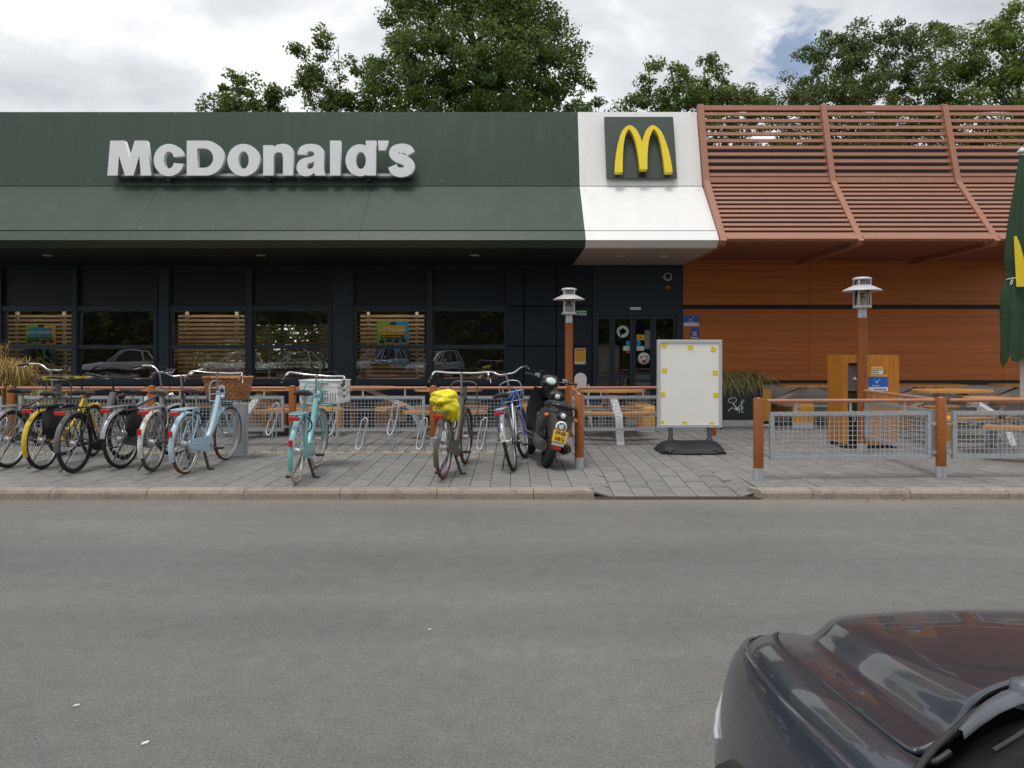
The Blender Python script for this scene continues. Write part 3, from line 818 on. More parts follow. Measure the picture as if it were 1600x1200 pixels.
for x0, x1 in zip(ribx, ribx[1:]):
    L_ = x1 - x0 - 0.102
    sU, sL = slat_mesh(L_, 0.062, 0.028), slat_mesh(L_, 0.062, 0.022)
    bm_ = slat_mesh(L_, 0.10, 0.06)
    angU = -math.atan2(a.x - b_.x, a.y - b_.y); angL = -math.atan2(b_.x - c_.x, b_.y - c_.y)
    for i in range(0, 12):
        p = a + (b_ - a) * (i / 11.0) if i not in (0, 11) else (a + (b_ - a) * (0.012 if i == 0 else 0.985))
        ob('beam' if i in (0, 11) else 'slat', bm_ if i in (0, 11) else sU, can, (x0 + 0.051, p.x, p.y), (angU, 0, 0))
    for i in range(1, 14):
        p = b_ + (c_ - b_) * (i / 13.0 if i < 13 else 0.985)
        ob('beam' if i == 13 else 'slat', bm_ if i == 13 else sL, can, (x0 + 0.051, p.x, p.y), (angL, 0, 0))
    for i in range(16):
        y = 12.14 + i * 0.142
        MB().box(x0 + 0.051, x1 - 0.051, y, y + 0.125, 3.225, 3.245).build('soffit_board', 'terracotta_shaded', can)
    box('soffit_deck', 'black_gap', can, x0 + 0.051, x1 - 0.051, 12.2, WD, 3.28, 3.30)  # black colour stands in for the shade behind the slats

# ================================================================== SIGNS ON THE FRONT
sg = thing('sign_lettering', 'raised white letters on brackets across the green fascia', 'sign', (0, 12.88, 0))
U = 1 / 2.807 * 12.84 / F                      # metres per zoomed photo pixel
ox, oz = gx(130 + 0, 12.84), 0
zb = gzv(180 + 265 / 2.807, 12.84)
def LX(x): return gx(130, 12.84) + x * U
def el(cx, cy, rx, ry, a0, a1, n=28): return [(cx + rx * math.cos(R(a0 + (a1 - a0) * i / n)), cy + ry * math.sin(R(a0 + (a1 - a0) * i / n))) for i in range(n + 1)]
def spl(pts, n=5): return [(p.x, p.y) for p in cr([(a, b, 0) for a, b in pts], n)]
def stroke(pts, wid):
    c = cr([(a, b, 0) for a, b in pts], 6); L_, R_ = [], []
    for i in range(len(c)):
        d = (c[min(i + 1, len(c) - 1)] - c[max(i - 1, 0)]).normalized(); nrm = Vector((-d.y, d.x, 0))
        wv = wid(i / (len(c) - 1))
        L_.append(c[i] + nrm * wv); R_.append(c[i] - nrm * wv)
    return [(p.x, p.y) for p in L_ + R_[::-1]]
letters = [
 [[(107, 0), (120, 153), (182, 153), (204, 78), (227, 153), (280, 153), (300, 0), (254, 0), (247, 86), (222, 0), (184, 0), (158, 86), (152, 0)]],
 [el(377, 68, 67, 71, 14, 346) + el(377, 68, 23, 37, 340, 20)],
 [[(455, 0), (455, 153)] + el(538, 76.5, 80, 76.5, 90, -90) , [(501, 34)] + el(530, 76.5, 41, 42.5, -90, 90) + [(501, 119)]],
 [el(704, 68, 71, 71, 0, 355), el(704, 68, 23, 38, 0, 355)],
 [[(790, 0), (790, 133), (833, 133), (833, 117)] + spl([(833, 117), (850, 134), (880, 139), (907, 130), (921, 106), (922, 85)]) + [(922, 0), (877, 0)] + spl([(877, 80), (872, 97), (858, 102), (842, 96), (836, 80)]) + [(836, 0)]],
 [[(1062, 0), (1017, 0), (1014, 13)] + spl([(1014, 13), (1000, 2), (975, -3), (950, 5), (937, 26), (939, 50), (952, 68), (972, 77), (1000, 83), (1013, 90), (1011, 101), (997, 107), (984, 103), (979, 92)]) + [(940, 92)] + spl([(940, 92), (946, 116), (964, 132), (997, 139), (1032, 133), (1051, 117), (1056, 95), (1056, 30), (1062, 2)]),
  spl([(1013, 62), (1011, 42), (1001, 31), (988, 30), (981, 40), (986, 52), (1002, 57)])],
 [[(1083, 0), (1083, 153), (1129, 153), (1129, 0)]],
 [[(1284, 0), (1241, 0), (1241, 13)] + el(1214, 67, 63, 70, -64, -296) + [(1240, 121), (1240, 153), (1284, 153)], el(1218, 66, 22, 37, 0, 355)],
 [[(1293, 153), (1337, 153), (1326, 110), (1297, 110)]],
 [stroke([(1437, 96), (1424, 114), (1396, 119), (1370, 111), (1364, 95), (1380, 80), (1412, 66), (1432, 46), (1424, 24), (1396, 14), (1368, 21), (1356, 42)], lambda t: 20 + 2 * math.sin(t * math.pi))],
]
for i, lp in enumerate(letters):
    loops = [[(LX(x), zb + y * U) for x, y in q] for q in lp]
    me = curve_mesh('letter', loops, 0.10, 'letter_white')
    ob('letter', me, sg)
box('mounting_rail', 'galv', sg, LX(150), LX(1430), 0.052, 0.10, zb + 0.01, zb + 0.06)
box('mounting_rail', 'navy_frame', sg, LX(140), LX(1440), 0.052, 0.14, zb - 0.03, zb + 0.005)
for xx in (365, 806, 1246):
    box('bracket', 'navy_frame', sg, LX(xx) - .03, LX(xx) + .03, 0.053, 0.19, zb - 0.07, zb - 0.032)

ax_ = gx(999.5, 13.15)
lg = thing('logo_sign', 'square green sign with a yellow double arch on the white fascia', 'sign', (ax_, 13.16, 5.06))
lg.rotation_euler = (-math.atan2(0.4, 1.44), 0, 0)
box('backing_panel', 'sign_green', lg, -0.62, 0.62, -0.07, -0.03, -0.61, 0.61)
U2 = 1 / 2.2222 * 13.0 / F
half_o = [(176, 292), (181, 235), (192, 178), (208, 132), (233, 110), (255, 124), (268, 152), (275, 176)]
half_i = [(203, 292), (206, 235), (212, 178), (221, 142), (232, 126), (242, 142), (252, 175), (259, 230), (262, 281)]
Lo = spl(half_o, 6); Li = spl(half_i, 6)
mir = lambda q: [(550 - x, y) for x, y in q]
loop = Lo + mir(Lo)[::-1][1:] + mir(Li) + Li[::-1]
loop = [((x - 275) * U2 + 0.01, -(y - 178) * U2) for x, y in loop]
arch = curve_mesh('arch', [loop], 0.09, 'arch_yellow')
ao = ob('arch', arch, lg, (0, -0.17, 0.0))
box('bracket', 'black_gap', lg, -0.06, 0.06, -0.12, -0.069, -0.58, -0.50)

def wall_sign(name, label, u0, u1, v0, v1, mm, d=WD - 0.012, cat='sign'):
    x0, x1 = gx(u0, d), gx(u1, d); z0, z1 = gzv(v1, d), gzv(v0, d)
    t = thing(name, label, cat, ((x0 + x1) / 2, d, (z0 + z1) / 2))
    w2, h2 = (x1 - x0) / 2, (z1 - z0) / 2
    box('sheet', mm, t, -w2, w2, -0.01, 0.0, -h2, h2)
    return t, w2, h2
def decal(par, m, x0, x1, z0, z1, y=-0.0125, name='print'):
    return box(name, m, par, x0, x1, y, y + 0.002, z0, z1)
def txt(par, s, h, m, x, z, y=-0.0132, bold=0.0, rot=0.0):
    o = ob('lettering', text_mesh(s, h, m, 0.0006, bold=bold), par, (x, y, z)); o.rotation_euler = (0, rot, 0); return o
def dashes(par, m, x0, x1, z, h, y=-0.0145, seed=1):
    b = MB(); r = random.Random(seed + int(x0 * 1000)); x = x0
    while x < x1 - h:
        wv = r.uniform(.5, .8) * h
        b.box(x, x + wv, y, y + .0015, z, z + h * r.uniform(.75, 1)); x += wv + h * (.25 if r.random() < .8 else .8)
    return b.build('print', m, par)
def tick(par, x, z, s, y=-0.014, m='print_white'):
    MB().prism([(x - s, z), (x - s * .75, z + s * .25), (x - s * .3, z - s * .3), (x + s, z + s), (x + s * .95, z + s * 1.2), (x - s * .3, z - s * .85)][::1], y, y + .002, 'XZ').build('print', m, par)
t, w2, h2 = wall_sign('notice_sign', 'blue and white notice with a white tick beside the entrance door', 1068, 1092, 494, 509.5, 'print_blue')
decal(t, 'print_white', -w2, w2, -h2, -h2 + .065); tick(t, 0.0, 0.035, .045); dashes(t, 'print_white', -.07, .07, -.028, .014)
t, w2, h2 = wall_sign('payment_sign', 'small tilted dark blue card sign on the wood wall above the whiteboard', 1079, 1092, 512, 529, 'print_navy')
t.rotation_euler = (0, R(7), 0)
decal(t, 'print_blue', -w2 + .01, w2 - .01, -h2 + .03, h2 - .01)
for k in range(4): decal(t, 'print_white', -.04 + k * .02, -.03 + k * .02, -.03, .035 - .01 * (k % 2), -.0145)
decal(t, 'print_white', -.045, .045, -.05, -.04, -.0145); decal(t, 'print_red', w2 - .04, w2 - .012, h2 - .03, h2 - .012, -.0145)
decal(t, 'print_white', -w2 + .01, w2 - .01, -h2 + .006, -h2 + .026)
t, w2, h2 = wall_sign('poster', 'orange printed notice with white foot on the dark wall left of the door', 898, 915, 544, 569, 'print_white', WD - 0.025, 'poster')
decal(t, 'print_orange', -w2 + .008, w2 - .008, -h2 + .05, h2 - .008)
for k in range(5): decal(t, 'print_amber' if k else 'print_dark', -w2 + .02, w2 - .03 - .03 * (k % 2), h2 - .045 - k * .03, h2 - .033 - k * .03, -.0145)
decal(t, 'print_dark', w2 - .04, w2 - .016, -h2 + .012, -h2 + .036); decal(t, 'print_red', -w2 + .05, -w2 + .08, -h2 + .015, -h2 + .035)
t, w2, h2 = wall_sign('exit_sign', 'small green and white sign behind the lamp head near the door', 899, 917, 485, 493, 'exit_green', WD - 0.025)
decal(t, 'print_white', -w2 + .05, w2 - .015, 0.012, h2 - .01); decal(t, 'print_white', -w2 + .05, w2 - .01, -h2 + .01, -0.012); decal(t, 'print_white', -w2 + .008, -w2 + .03, -h2 + .01, h2 - .01)
dc = thing('dome_camera', 'round grey dome camera on the dark wall above the door', 'camera', (fx(1043), WD, fz(432.5)))
MB().lathe([(0.0, -.09), (.045, -.085), (.055, -.06), (.06, -.05)], 18, axis='Y').build('dome', 'black_plastic', dc)
MB().lathe([(.052, -.06), (.078, -.055), (.085, -.03), (.085, 0.0)], 22, axis='Y').build('housing', 'lamp_grey', dc)
MB().tube([(-.07, -.03, 0), (-.1, -.03, -.005)], .02, 8).build('arm', 'lamp_grey', dc)
be = thing('alarm_beacon', 'small round orange beacon below the dome camera', 'beacon', (fx(1043.5), WD, fz(449)))
MB().lathe([(0.0, -.06), (.03, -.055), (.048, -.035), (.05, -.015)], 18, axis='Y').build('lens', 'beacon_orange', be)
MB().lathe([(.05, -.02), (.058, -.015), (.058, 0.0)], 18, axis='Y').build('base', 'grey_plastic', be)

# --- slatted screens and posters inside the windows
SD = WD + 0.62
def screen(label, u0, u1, posts, n=15, v0=491, dv=6.6, d=SD, grp='slatted screens inside the windows', short=0):
    t = thing('slat_screen', label, 'screen', (0, d, 0), group=grp)
    x0, x1 = gx(u0, d), gx(u1, d)
    sm = MB().box(0, x1 - x0, -.015, .015, -.026, .026).mesh('slat', 'screen_slat')
    for i in range(n): ob('slat', sm, t, (x0, 0, gzv(v0 + 3 + dv * i, d)))
    for u in posts:
        xx = gx(u, d)
        box('post', 'screen_post', t, xx - .028, xx + .028, 0.016, .06, G, gzv(v0 - 4, d))
    return t
screen('slatted wood screen with green and orange poster inside the leftmost window', 10, 112, (25, 99))
screen('slatted wood screen without poster inside the third window from the left', 279, 382, (291, 369))
screen('slatted wood screen with green and blue poster inside the window left of the olive bicycle', 563, 663, (575, 651))
screen('distant slatted screen seen through the second and fourth windows', 250, 640, (330, 420, 500), 9, 508, 6.3, 21.5)
def crew_poster(label, u0, u1, v0, v1, left, right, band, band2):
    d = SD - 0.09
    t = thing('crew_poster', label, 'poster', (gx((u0 + u1) / 2, d), d, gzv(v1, d)), group=None)
    W2 = gx(u1, d) - gx(u0, d); W2 /= 2; H = gzv(v0, d) - gzv(v1, d)
    box('sheet', left, t, -W2, W2, 0, .006, -0.42, H)
    decal(t, right, 0.02, W2, -0.42, H, -.003)
    z = H * .62
    decal(t, band, -W2 * .78, W2 * .78, z - .09, z + .10, -.006)
    decal(t, band2, -W2 * .66, W2 * .7, z - .16, z - .092, -.006)
    txt(t, 'JOIN THE CREW', .055, 'print_white', 0, z, -.0075, bold=.0015)
    dashes(t, 'print_amber', -W2 * .6, W2 * .62, z - .14, .028, -.0085)
    decal(t, 'print_dark', -.05, .07, z + .11, z + .17, -.006)
    rr = random.Random(int(u0))
    for k in range(4):
        px_ = -W2 * .7 + W2 * .47 * k; pz_ = .02 + rr.uniform(0, .04)
        MB().ball((px_, -.004, pz_), (.055, .003, .07), 12, 8).build('print', 'print_skin', t)
        MB().ball((px_, -.006, pz_ + .035), (.062, .003, .05), 12, 6).build('print', 'print_dark', t)
        MB().prism([(px_ - .14, -.40), (px_ + .14, -.40), (px_ + .12, -.12), (px_ + .05, -.06), (px_ - .05, -.06), (px_ - .12, -.12)], -.005, -.003, 'XZ').build('print', ('print_navy', 'print_dark', 'print_teal', 'print_navy')[k], t)
    return t
crew_poster('green and orange poster with blue banner in the leftmost window', 40, 87, 509, 538, 'print_green', 'print_orange', 'print_teal', 'print_dark')
crew_poster('green and blue poster with amber banner in the window left of the olive bicycle', 589, 638, 503, 538, 'print_green', 'print_cyan', 'print_amber', 'print_dark')
# a table with cups and a counter inside
for nm, lab, u, d in (('indoor_table', 'dark wood dining table inside behind the window left of the olive bicycle', 610, 16.2), ('indoor_table', 'dark wood dining table inside behind the window nearest the door', 735, 16.4), ('indoor_table', 'dark wood dining table inside behind the second window from the left', 190, 16.3)):
    t = thing(nm, lab, 'table', (gx(u, d), d, G), group='tables inside the restaurant')
    box('tabletop', 'table_wood', t, -.6, .6, -.35, .35, .72, .75); MB().tube([(0, 0, 0.003), (0, 0, .72)], .04).build('leg', 'black_plastic', t); MB().lathe([(.25, 0.003), (.25, .02), (.04, .03)], 16).build('foot', 'black_plastic', t)

# ================================================================== TREES
def leaf_mesh(name, centres, per, size, seed, m, clump=0.4, droop=0.0):
    rs = np.random.RandomState(seed)
    c = np.repeat(np.array([p[:3] for p in centres]), per, axis=0)
    rad = np.repeat(np.array([p[3] for p in centres]), per)
    n = len(c)
    d = rs.normal(size=(n, 3)); d /= np.linalg.norm(d, axis=1)[:, None]
    rr = rad * (rs.uniform(0, 1, n) ** 0.45)
    pos = c + d * rr[:, None] * np.array([1.0, 1.0, 0.75])
    nrm = d * 0.6 + rs.normal(size=(n, 3)) * 0.7 + np.array([0, 0, 0.45]); nrm /= np.linalg.norm(nrm, axis=1)[:, None]
    a = np.cross(nrm, rs.normal(size=(n, 3))); a /= np.linalg.norm(a, axis=1)[:, None]
    b = np.cross(nrm, a)
    s = size * rs.uniform(0.6, 1.35, n)[:, None]
    v = np.stack([pos - a * s, pos + b * s * 0.55 + nrm * s * .12, pos + a * s, pos - b * s * 0.55 + nrm * s * .12], axis=1).reshape(-1, 3)
    me = bpy.data.meshes.new(name)
    me.vertices.add(4 * n); me.vertices.foreach_set('co', v.ravel())
    me.loops.add(4 * n); me.loops.foreach_set('vertex_index', np.arange(4 * n))
    me.polygons.add(n); me.polygons.foreach_set('loop_start', np.arange(0, 4 * n, 4)); me.polygons.foreach_set('loop_total', np.full(n, 4))
    me.update(); me.validate()
    me.materials.append(MATS[m])
    return me
def tree(label, X, Y, blobs, m, seed, per=70, size=0.066, dens=2.3, group='trees behind the restaurant', trunk_r=0.22, cr_=(0.28, 0.55)):
    """blobs: (dx, dy, z, rx, rz) ellipsoids of the crown, in metres from the trunk base"""
    rnd = random.Random(seed)
    t = thing('tree', label, 'tree', (X, Y, 0), group=group)
    dens *= 1.3; per = int(per * 1.25)
    cents = []
    for dx, dy, z, rx, rz in blobs:
        n = int(dens * 7.0 * (rx * rx * rz) ** 0.75)
        for _ in range(n):
            while True:
                p = Vector((rnd.uniform(-1, 1), rnd.uniform(-1, 1), rnd.uniform(-1, 1)))
                if 0.12 < p.length < 1: break
            p = p * (p.length ** -0.35)
            cents.append((dx + p.x * rx, dy + p.y * rx * 0.8, z + p.z * rz, rnd.uniform(*cr_)))
    ob('crown', leaf_mesh('crown', cents, per, size, seed, m), t)
    top = max(b[2] for b in blobs)
    tb = MB()
    wob = [(rnd.uniform(-.15, .15) * k, rnd.uniform(-.1, .1) * k, top * k / 5) for k in range(6)]
    tb.tube(wob, [trunk_r * (1 - k * .16) for k in range(6)], 9)
    tb.build('trunk', 'bark', t)
    lb = MB()
    for c in rnd.sample(cents, min(len(cents), 70)):
        zs = max(0.25 * top, c[2] - abs(c[0]) * 0.9 - rnd.uniform(.4, 1.4)); zs = min(zs, top * .97)
        k = zs / top * 5; i = min(4, int(k)); f = k - i
        st = Vector(wob[i]).lerp(Vector(wob[i + 1]), f)
        en = Vector(c[:3]); mid = st.lerp(en, .5) + Vector((rnd.uniform(-.15, .15), rnd.uniform(-.15, .15), rnd.uniform(-.25, .05)))
        q_ = min(1.0, max(.3, trunk_r / .24)); lb.tube([st, st.lerp(mid, .6), mid, en], [.055 * q_, .042 * q_, .03 * q_, .006], 5)
    lb.build('limbs', 'bark', t)
    return t
def at(u, v, D): return gx(u, D), gzv(v, D)
def tree_px(label, u0, D, blobs, m, seed, **k):
    """crown blobs measured on the photograph at depth D (the tree's own distance), kept as metres"""
    X = gx(u0, D)
    bl = []
    for u, v, ru, rv, dy in blobs:
        bl.append((gx(u, D) - X, dy, gzv(v, D), ru * D / F, rv * D / F))
    return tree(label, X, D, bl, m, seed, **k)
tree_px('big dense broadleaf tree rising above the roof behind the lettering', 745, 27, [(745, 50, 130, 110, 0), (690, -40, 95, 70, 0.5), (790, -40, 80, 80, -.5), (610, 115, 60, 60, .5), (850, 100, 70, 75, 0), (740, 140, 160, 70, -1), (885, 150, 45, 45, .4), (570, 95, 24, 24, 0), (820, 40, 55, 70, 1), (655, 55, 50, 60, -1), (740, 230, 150, 70, 0)], 'leaf_dark', 11, per=85, dens=2.1, trunk_r=.35)
tree_px('small bushy tree at the left end of the roofline', 385, 26, [(385, 155, 55, 38, 0), (345, 170, 28, 24, 0), (430, 160, 30, 35, .3), (400, 230, 70, 60, 0), (312, 172, 14, 8, 0)], 'leaf_dark', 12, per=80, dens=3.0, trunk_r=.14, cr_=(.2, .42))
tree_px('slender open tree with a tall sparse tip above the roof', 505, 27, [(487, 95, 22, 38, 0), (505, 62, 18, 18, 0), (472, 75, 14, 18, 0), (508, 150, 30, 25, 0), (527, 118, 10, 14, 0), (545, 165, 42, 28, .3), (510, 230, 50, 50, 0), (484, 130, 22, 14, 0)], 'leaf_mid', 13, per=55, dens=5.5, trunk_r=.07, cr_=(.2, .42))
tree_px('twin topped tree behind the white fascia end', 1065, 29, [(1040, 135, 42, 42, 0), (1105, 130, 45, 42, .4), (1085, 165, 75, 30, 0), (985, 165, 28, 22, 0), (1150, 170, 55, 30, 0), (1075, 240, 110, 60, 0), (1058, 100, 13, 20, 0), (1110, 100, 16, 16, 0), (1180, 150, 20, 16, 0)], 'leaf_mid', 14, per=75, dens=2.6, trunk_r=.2, cr_=(.2, .45))
tree_px('broad dark tree behind the slatted canopy', 1340, 31, [(1300, 120, 75, 55, 0), (1385, 95, 70, 60, .4), (1235, 165, 50, 34, 0), (1330, 65, 45, 26, 0), (1440, 90, 60, 55, 0), (1390, 50, 28, 20, 0), (1340, 180, 170, 45, 0), (1340, 260, 180, 60, 0), (1270, 85, 20, 14, .3)], 'leaf_blue', 15, per=75, dens=1.9, trunk_r=.24, cr_=(.22, .5))
tree_px('tall light green tree at the right edge of the photo', 1590, 28, [(1560, 90, 62, 60, 0), (1600, 45, 50, 45, 0), (1500, 85, 40, 40, .3), (1480, 55, 18, 16, 0), (1650, 100, 80, 90, 0), (1560, 170, 90, 50, 0), (1590, 260, 100, 70, 0)], 'leaf_light', 16, per=80, dens=2.2, trunk_r=.24)
tree_px('short tree peeping between the big tree and the white fascia', 925, 30, [(915, 165, 26, 18, 0), (880, 200, 40, 30, 0), (960, 185, 30, 16, 0)], 'leaf_dark', 17, per=70, dens=3, trunk_r=.1, cr_=(.18, .36))
hb2 = []
rh = random.Random(6)
for k in range(1700):
    hb2.append((rh.uniform(-24, -2), rh.uniform(29, 31), rh.uniform(.9, 6.0), rh.uniform(.3, .6)))
h = ob('shrubbery', leaf_mesh('shrubbery', hb2, 45, .10, 56, 'leaf_light')); tag(h, 'sunlit green shrubbery behind the building, seen through its windows', 'hedge')
# trees beyond the car park behind the photographer: mirrored in the window panes
src = [o for o in C.objects if o.name.startswith('tree') and o.parent is None]
for i, (x, y, s, k, z) in enumerate(((-24, -26, 1.0, 0, 0), (-14, -25, 1.25, 3, 1.0), (-4, -27, 1.0, 0, 2.0), (6, -25, 1.2, 4, 0.5), (15, -26, 1.0, 0, 2.5), (25, -25, 1.2, 3, 0.6), (-33, -26, 1.1, 4, 1.7))):
    c = copy_tree(src[k]); c.location = (x, y, -1.2 * s); c.scale = (s, s, s); c.rotation_euler = (0, 0, z)
    c['label'] = 'leafy tree across the car park, mirrored in the window panes'; c['group'] = 'trees across the car park'
hedge_c = []
rh = random.Random(5)
for k in range(2600):
    hedge_c.append((rh.uniform(-36, 32), rh.uniform(-23.5, -20.3), rh.uniform(.04, 1) * 6.6, rh.uniform(.35, .6)))
hg = MB()
for k in range(34):
    hg.box(-36 + 2 * k, -34 + 2 * k, -22.6, -21.6, 0, 5.6 + rh.uniform(-.5, .6))
hgo = hg.build('hedge_sky_block', 'bin_dark')  # solid boxes added inside the leaves to keep sky out of the pane reflections
h = ob('hedge', leaf_mesh('hedge', hedge_c, 50, .17, 55, 'leaf_dark')); tag(h, 'tall dense hedge across the car park, mirrored in the window panes', 'hedge'); hgo.parent = h; hgo.name = 'sky_block'

# ================================================================== CARS
def lerp_tab(tab, y):
    for (y0, v0), (y1, v1) in zip(tab, tab[1:]):
        if y0 >= y >= y1: return v0 + (v1 - v0) * (y0 - y) / (y0 - y1)
    return tab[-1][1] if y < tab[-1][0] else tab[0][1]
ZC = [(0, .56), (-.025, .635), (-.07, .682), (-.15, .715), (-.3, .748), (-.5, .785), (-.7, .818), (-.95, .862), (-1.05, .885), (-3.2, .93), (-3.7, .90), (-3.86, .80)]
ZS = [(0, .52), (-.025, .60), (-.07, .618), (-.15, .650), (-.3, .692), (-.5, .736), (-.8, .783), (-1.1, .822), (-1.5, .855), (-3.2, .89), (-3.7, .86), (-3.86, .76)]
WT = [(0, .50), (-.025, .575), (-.07, .64), (-.15, .70), (-.25, .755), (-.4, .805), (-.6, .845), (-.85, .865), (-1.2, .868), (-3.0, .868), (-3.4, .84), (-3.7, .76), (-3.86, .62)]
ST = [0, -.025, -.07, -.15, -.25, -.4, -.55, -.7, -.85, -1.0, -1.1, -1.4, -1.8, -2.3, -2.8, -3.1, -3.4, -3.7, -3.82, -3.86]
PR = [0, .16, .34, .50, .60, .655, .70, .76, .815, .87, .925, .97, .995, 1.0, .995, .965, .90]
def prof(y):
    zc, zs, W = lerp_tab(ZC, y), lerp_tab(ZS, y), lerp_tab(WT, y)
    hood = 1.0 if y > -1.06 else 0.0
    pts = []
    for k, q in enumerate(PR):
        crown = zc - .018 * (q / .6) ** 2
        if q <= .60: z = crown
        elif q <= .70: z = crown + (zs - .012 - crown) * ((q - .6) / .10) ** .8 if zs < crown else crown
        elif q <= .815: z = zs - .012 + .012 * math.sin((q - .70) / .115 * 1.57)
        elif q <= .87: z = zs - .004
        elif q <= .925: z = zs - .026
        elif q <= .97: z = zs - .075
        elif q <= .9951 and k < 13: z = zs - .15
        elif k == 13: z = .47
        elif k == 14: z = .36
        elif k == 15: z = .24
        else: z = .17
        pts.append(Vector((q * W, y, z)))
    return pts
def bake(o, mods_fn):
    mods_fn(o)
    dg = bpy.context.evaluated_depsgraph_get(); dg.update()
    me = bpy.data.meshes.new_from_object(o.evaluated_get(dg))
    old = o.data; o.modifiers.clear(); o.data = me
    return o
IH = 8                                         # hood reaches profile index 8 (the shut line)
def half_rows(rows, sgn): return [[(sgn * p.x, p.y, p.z) for p in r] for r in rows]
allp = [prof(y) for y in ST]
i_f, i_c = 2, 9                                 # bonnet from station 2 to 9
def build_car(loc, rotz, label, paint, group=None):
    car = thing('car', label, 'car', loc, rotz, group)
    b = MB()
    for s in (-1, 1):
        # sides, everything outside the shut line
        b.grid(half_rows([r[IH:] for r in allp], s))
        # nose in front of the bonnet and deck behind the cowl
        b.grid(half_rows([r[:IH + 1] for r in allp[:i_f + 1]], s))
        b.grid(half_rows([r[:IH + 1] for r in allp[14:]], s))
    full = lambda r: [(-p.x, p.y, p.z) for p in r[::-1]] + [(p.x, p.y, p.z) for p in r[1:]]
    b.f.append(tuple(range(len(b.v), len(b.v) + 2 * len(PR) - 1))); b.v += full(allp[0]); b.sm.append(True)
    b.f.append(tuple(range(len(b.v), len(b.v) + 2 * len(PR) - 1))); b.v += full(allp[-1]); b.sm.append(True)
    body = b.build('body', paint, car)
    bm = bmesh.new(); bm.from_mesh(body.data); bmesh.ops.remove_doubles(bm, verts=bm.verts[:], dist=.0005); bmesh.ops.recalc_face_normals(bm, faces=bm.faces[:]); bm.to_mesh(body.data); bm.free()
    cut = MB()
    for yy in (-.78, -3.15):
        for s in (-1, 1):
            cut.lathe([(.335, -.24), (.335, .24)], 28, (s * .84, yy, .31), axis='X', smooth=True)
    cutter = cut.build('wheel_cutter', 'car_black_trim')
    def mods(o):
        m = o.modifiers.new('s', 'SUBSURF'); m.levels = 2; m.render_levels = 2
        m = o.modifiers.new('sol', 'SOLIDIFY'); m.thickness = .02; m.offset = -1
        m = o.modifiers.new('bo', 'BOOLEAN'); m.object = cutter; m.operation = 'DIFFERENCE'; m.solver = 'EXACT'
    bake(body, mods)
    bpy.data.objects.remove(cutter)
    # bonnet
    hrows = []
    # rear edge curved round the cowl: corners reach further back
    for i in range(9):
        k = []
        for j in range(IH + 1):
            yend = -.76 - .33 * (PR[j] * .86 / .70) ** 2
            k.append(prof(-.07 + (yend + .07) * i / 8)[j])
        hrows.append([(-p.x, p.y, p.z + .001) for p in k[::-1]] + [(p.x, p.y, p.z + .001) for p in k[1:]])
    hb = MB().grid([[((p[0] * .994), p[1], p[2]) for p in r] for r in hrows])
    bo = hb.build('bonnet', paint, car)
    bake(bo, lambda o: (setattr(o.modifiers.new('s', 'SUBSURF'), 'levels', 3), o.modifiers.new('sol', 'SOLIDIFY')))
    # dark shut line
    for s in (-1, 1):
        pts = [(s * r[IH].x * .998, r[IH].y, r[IH].z - .004) for r in allp[i_f:i_c + 1]]
        pts = [q for q in pts if -.13 > q[1] > -.95] + [(pts[-1][0], -1.03, pts[-1][2] - .001), (s * .69, -1.10, .815), (s * .655, -1.10, .832)]
        MB().tube(cr(pts, 3), .0052, 6).build('shut_line', 'car_black_trim', car)
    # scuttle between bonnet and screen
    ys = lambda x: -.79 - .33 * (abs(x) / .70) ** 2
    sx_ = [-.78 + .12 * k for k in range(14)]
    co = MB().grid([[(x, ys(x) + .06, .74) for x in sx_], [(x, ys(x) - .04, .79) for x in sx_], [(x, ys(x) - .12, .825) for x in sx_], [(x, ys(x) - .26, .865) for x in sx_]]).build('scuttle', 'car_black_trim', car)
    MB().tube([(x, ys(x) + .012, .836 - .012 * (abs(x) / .7) ** 2) for x in sx_], .006, 8).build('cowl_seal', 'car_black_trim', car)
    # greenhouse
    belt = [(.0, -.96), (.40, -1.06), (.66, -1.26), (.79, -1.55), (.80, -2.4), (.78, -3.1), (.66, -3.62), (.3, -3.7), (0, -3.71)]
    roof = [(.0, -1.86), (.38, -1.88), (.52, -1.93), (.57, -2.05), (.58, -2.5), (.57, -3.0), (.52, -3.28), (.28, -3.33), (0, -3.34)]
    zb_ = [.872, .866, .85, .865, .88, .89, .89, .895, .90]
    zr_ = [1.42, 1.415, 1.40, 1.40, 1.43, 1.41, 1.38, 1.39, 1.39]
    def loop3(l2, zz_): return [(-x, y, z) for (x, y), z in list(zip(l2, zz_))[::-1]][:-1] + [(x, y, z) for (x, y), z in zip(l2, zz_)]
    Bl, Rl = loop3(belt, zb_), loop3(roof, zr_)
    n = len(Bl)
    rf = MB()
    mid = [((p[0]) * .5, p[1] * .5 - 1.3, p[2] + .03) for p in Rl]
    rf.grid([Rl, mid], smooth=True); rf.f.append(tuple(range(len(rf.v), len(rf.v) + n))); rf.v += mid; rf.sm.append(True)
    for q in (2, 3, 5, 6):
        for s in (-1, 1):
            i = (n // 2) + s * q if q < n // 2 + 1 else 0
            if q in (2, 3): rf.tube([Bl[i], Rl[i]], .03, 6)
            else: rf.tube([Bl[i], Rl[i]], .05, 6)
    rf.tube(Rl + [Rl[0]], .028, 6)
    rf.build('roof', paint, car)
    glm = MB().grid([Bl, Rl], smooth=True).build('window_glass', 'car_glass', car)
    # cabin: dashboard, seats, floor pan
    cb = MB(); cb.box(-.68, .68, -1.75, -1.3, .55, .83, b=.05); cb.box(-.72, .72, -3.6, -.2, .28, .34); cb.box(-.74, .74, -1.5, -.45, .40, .66)
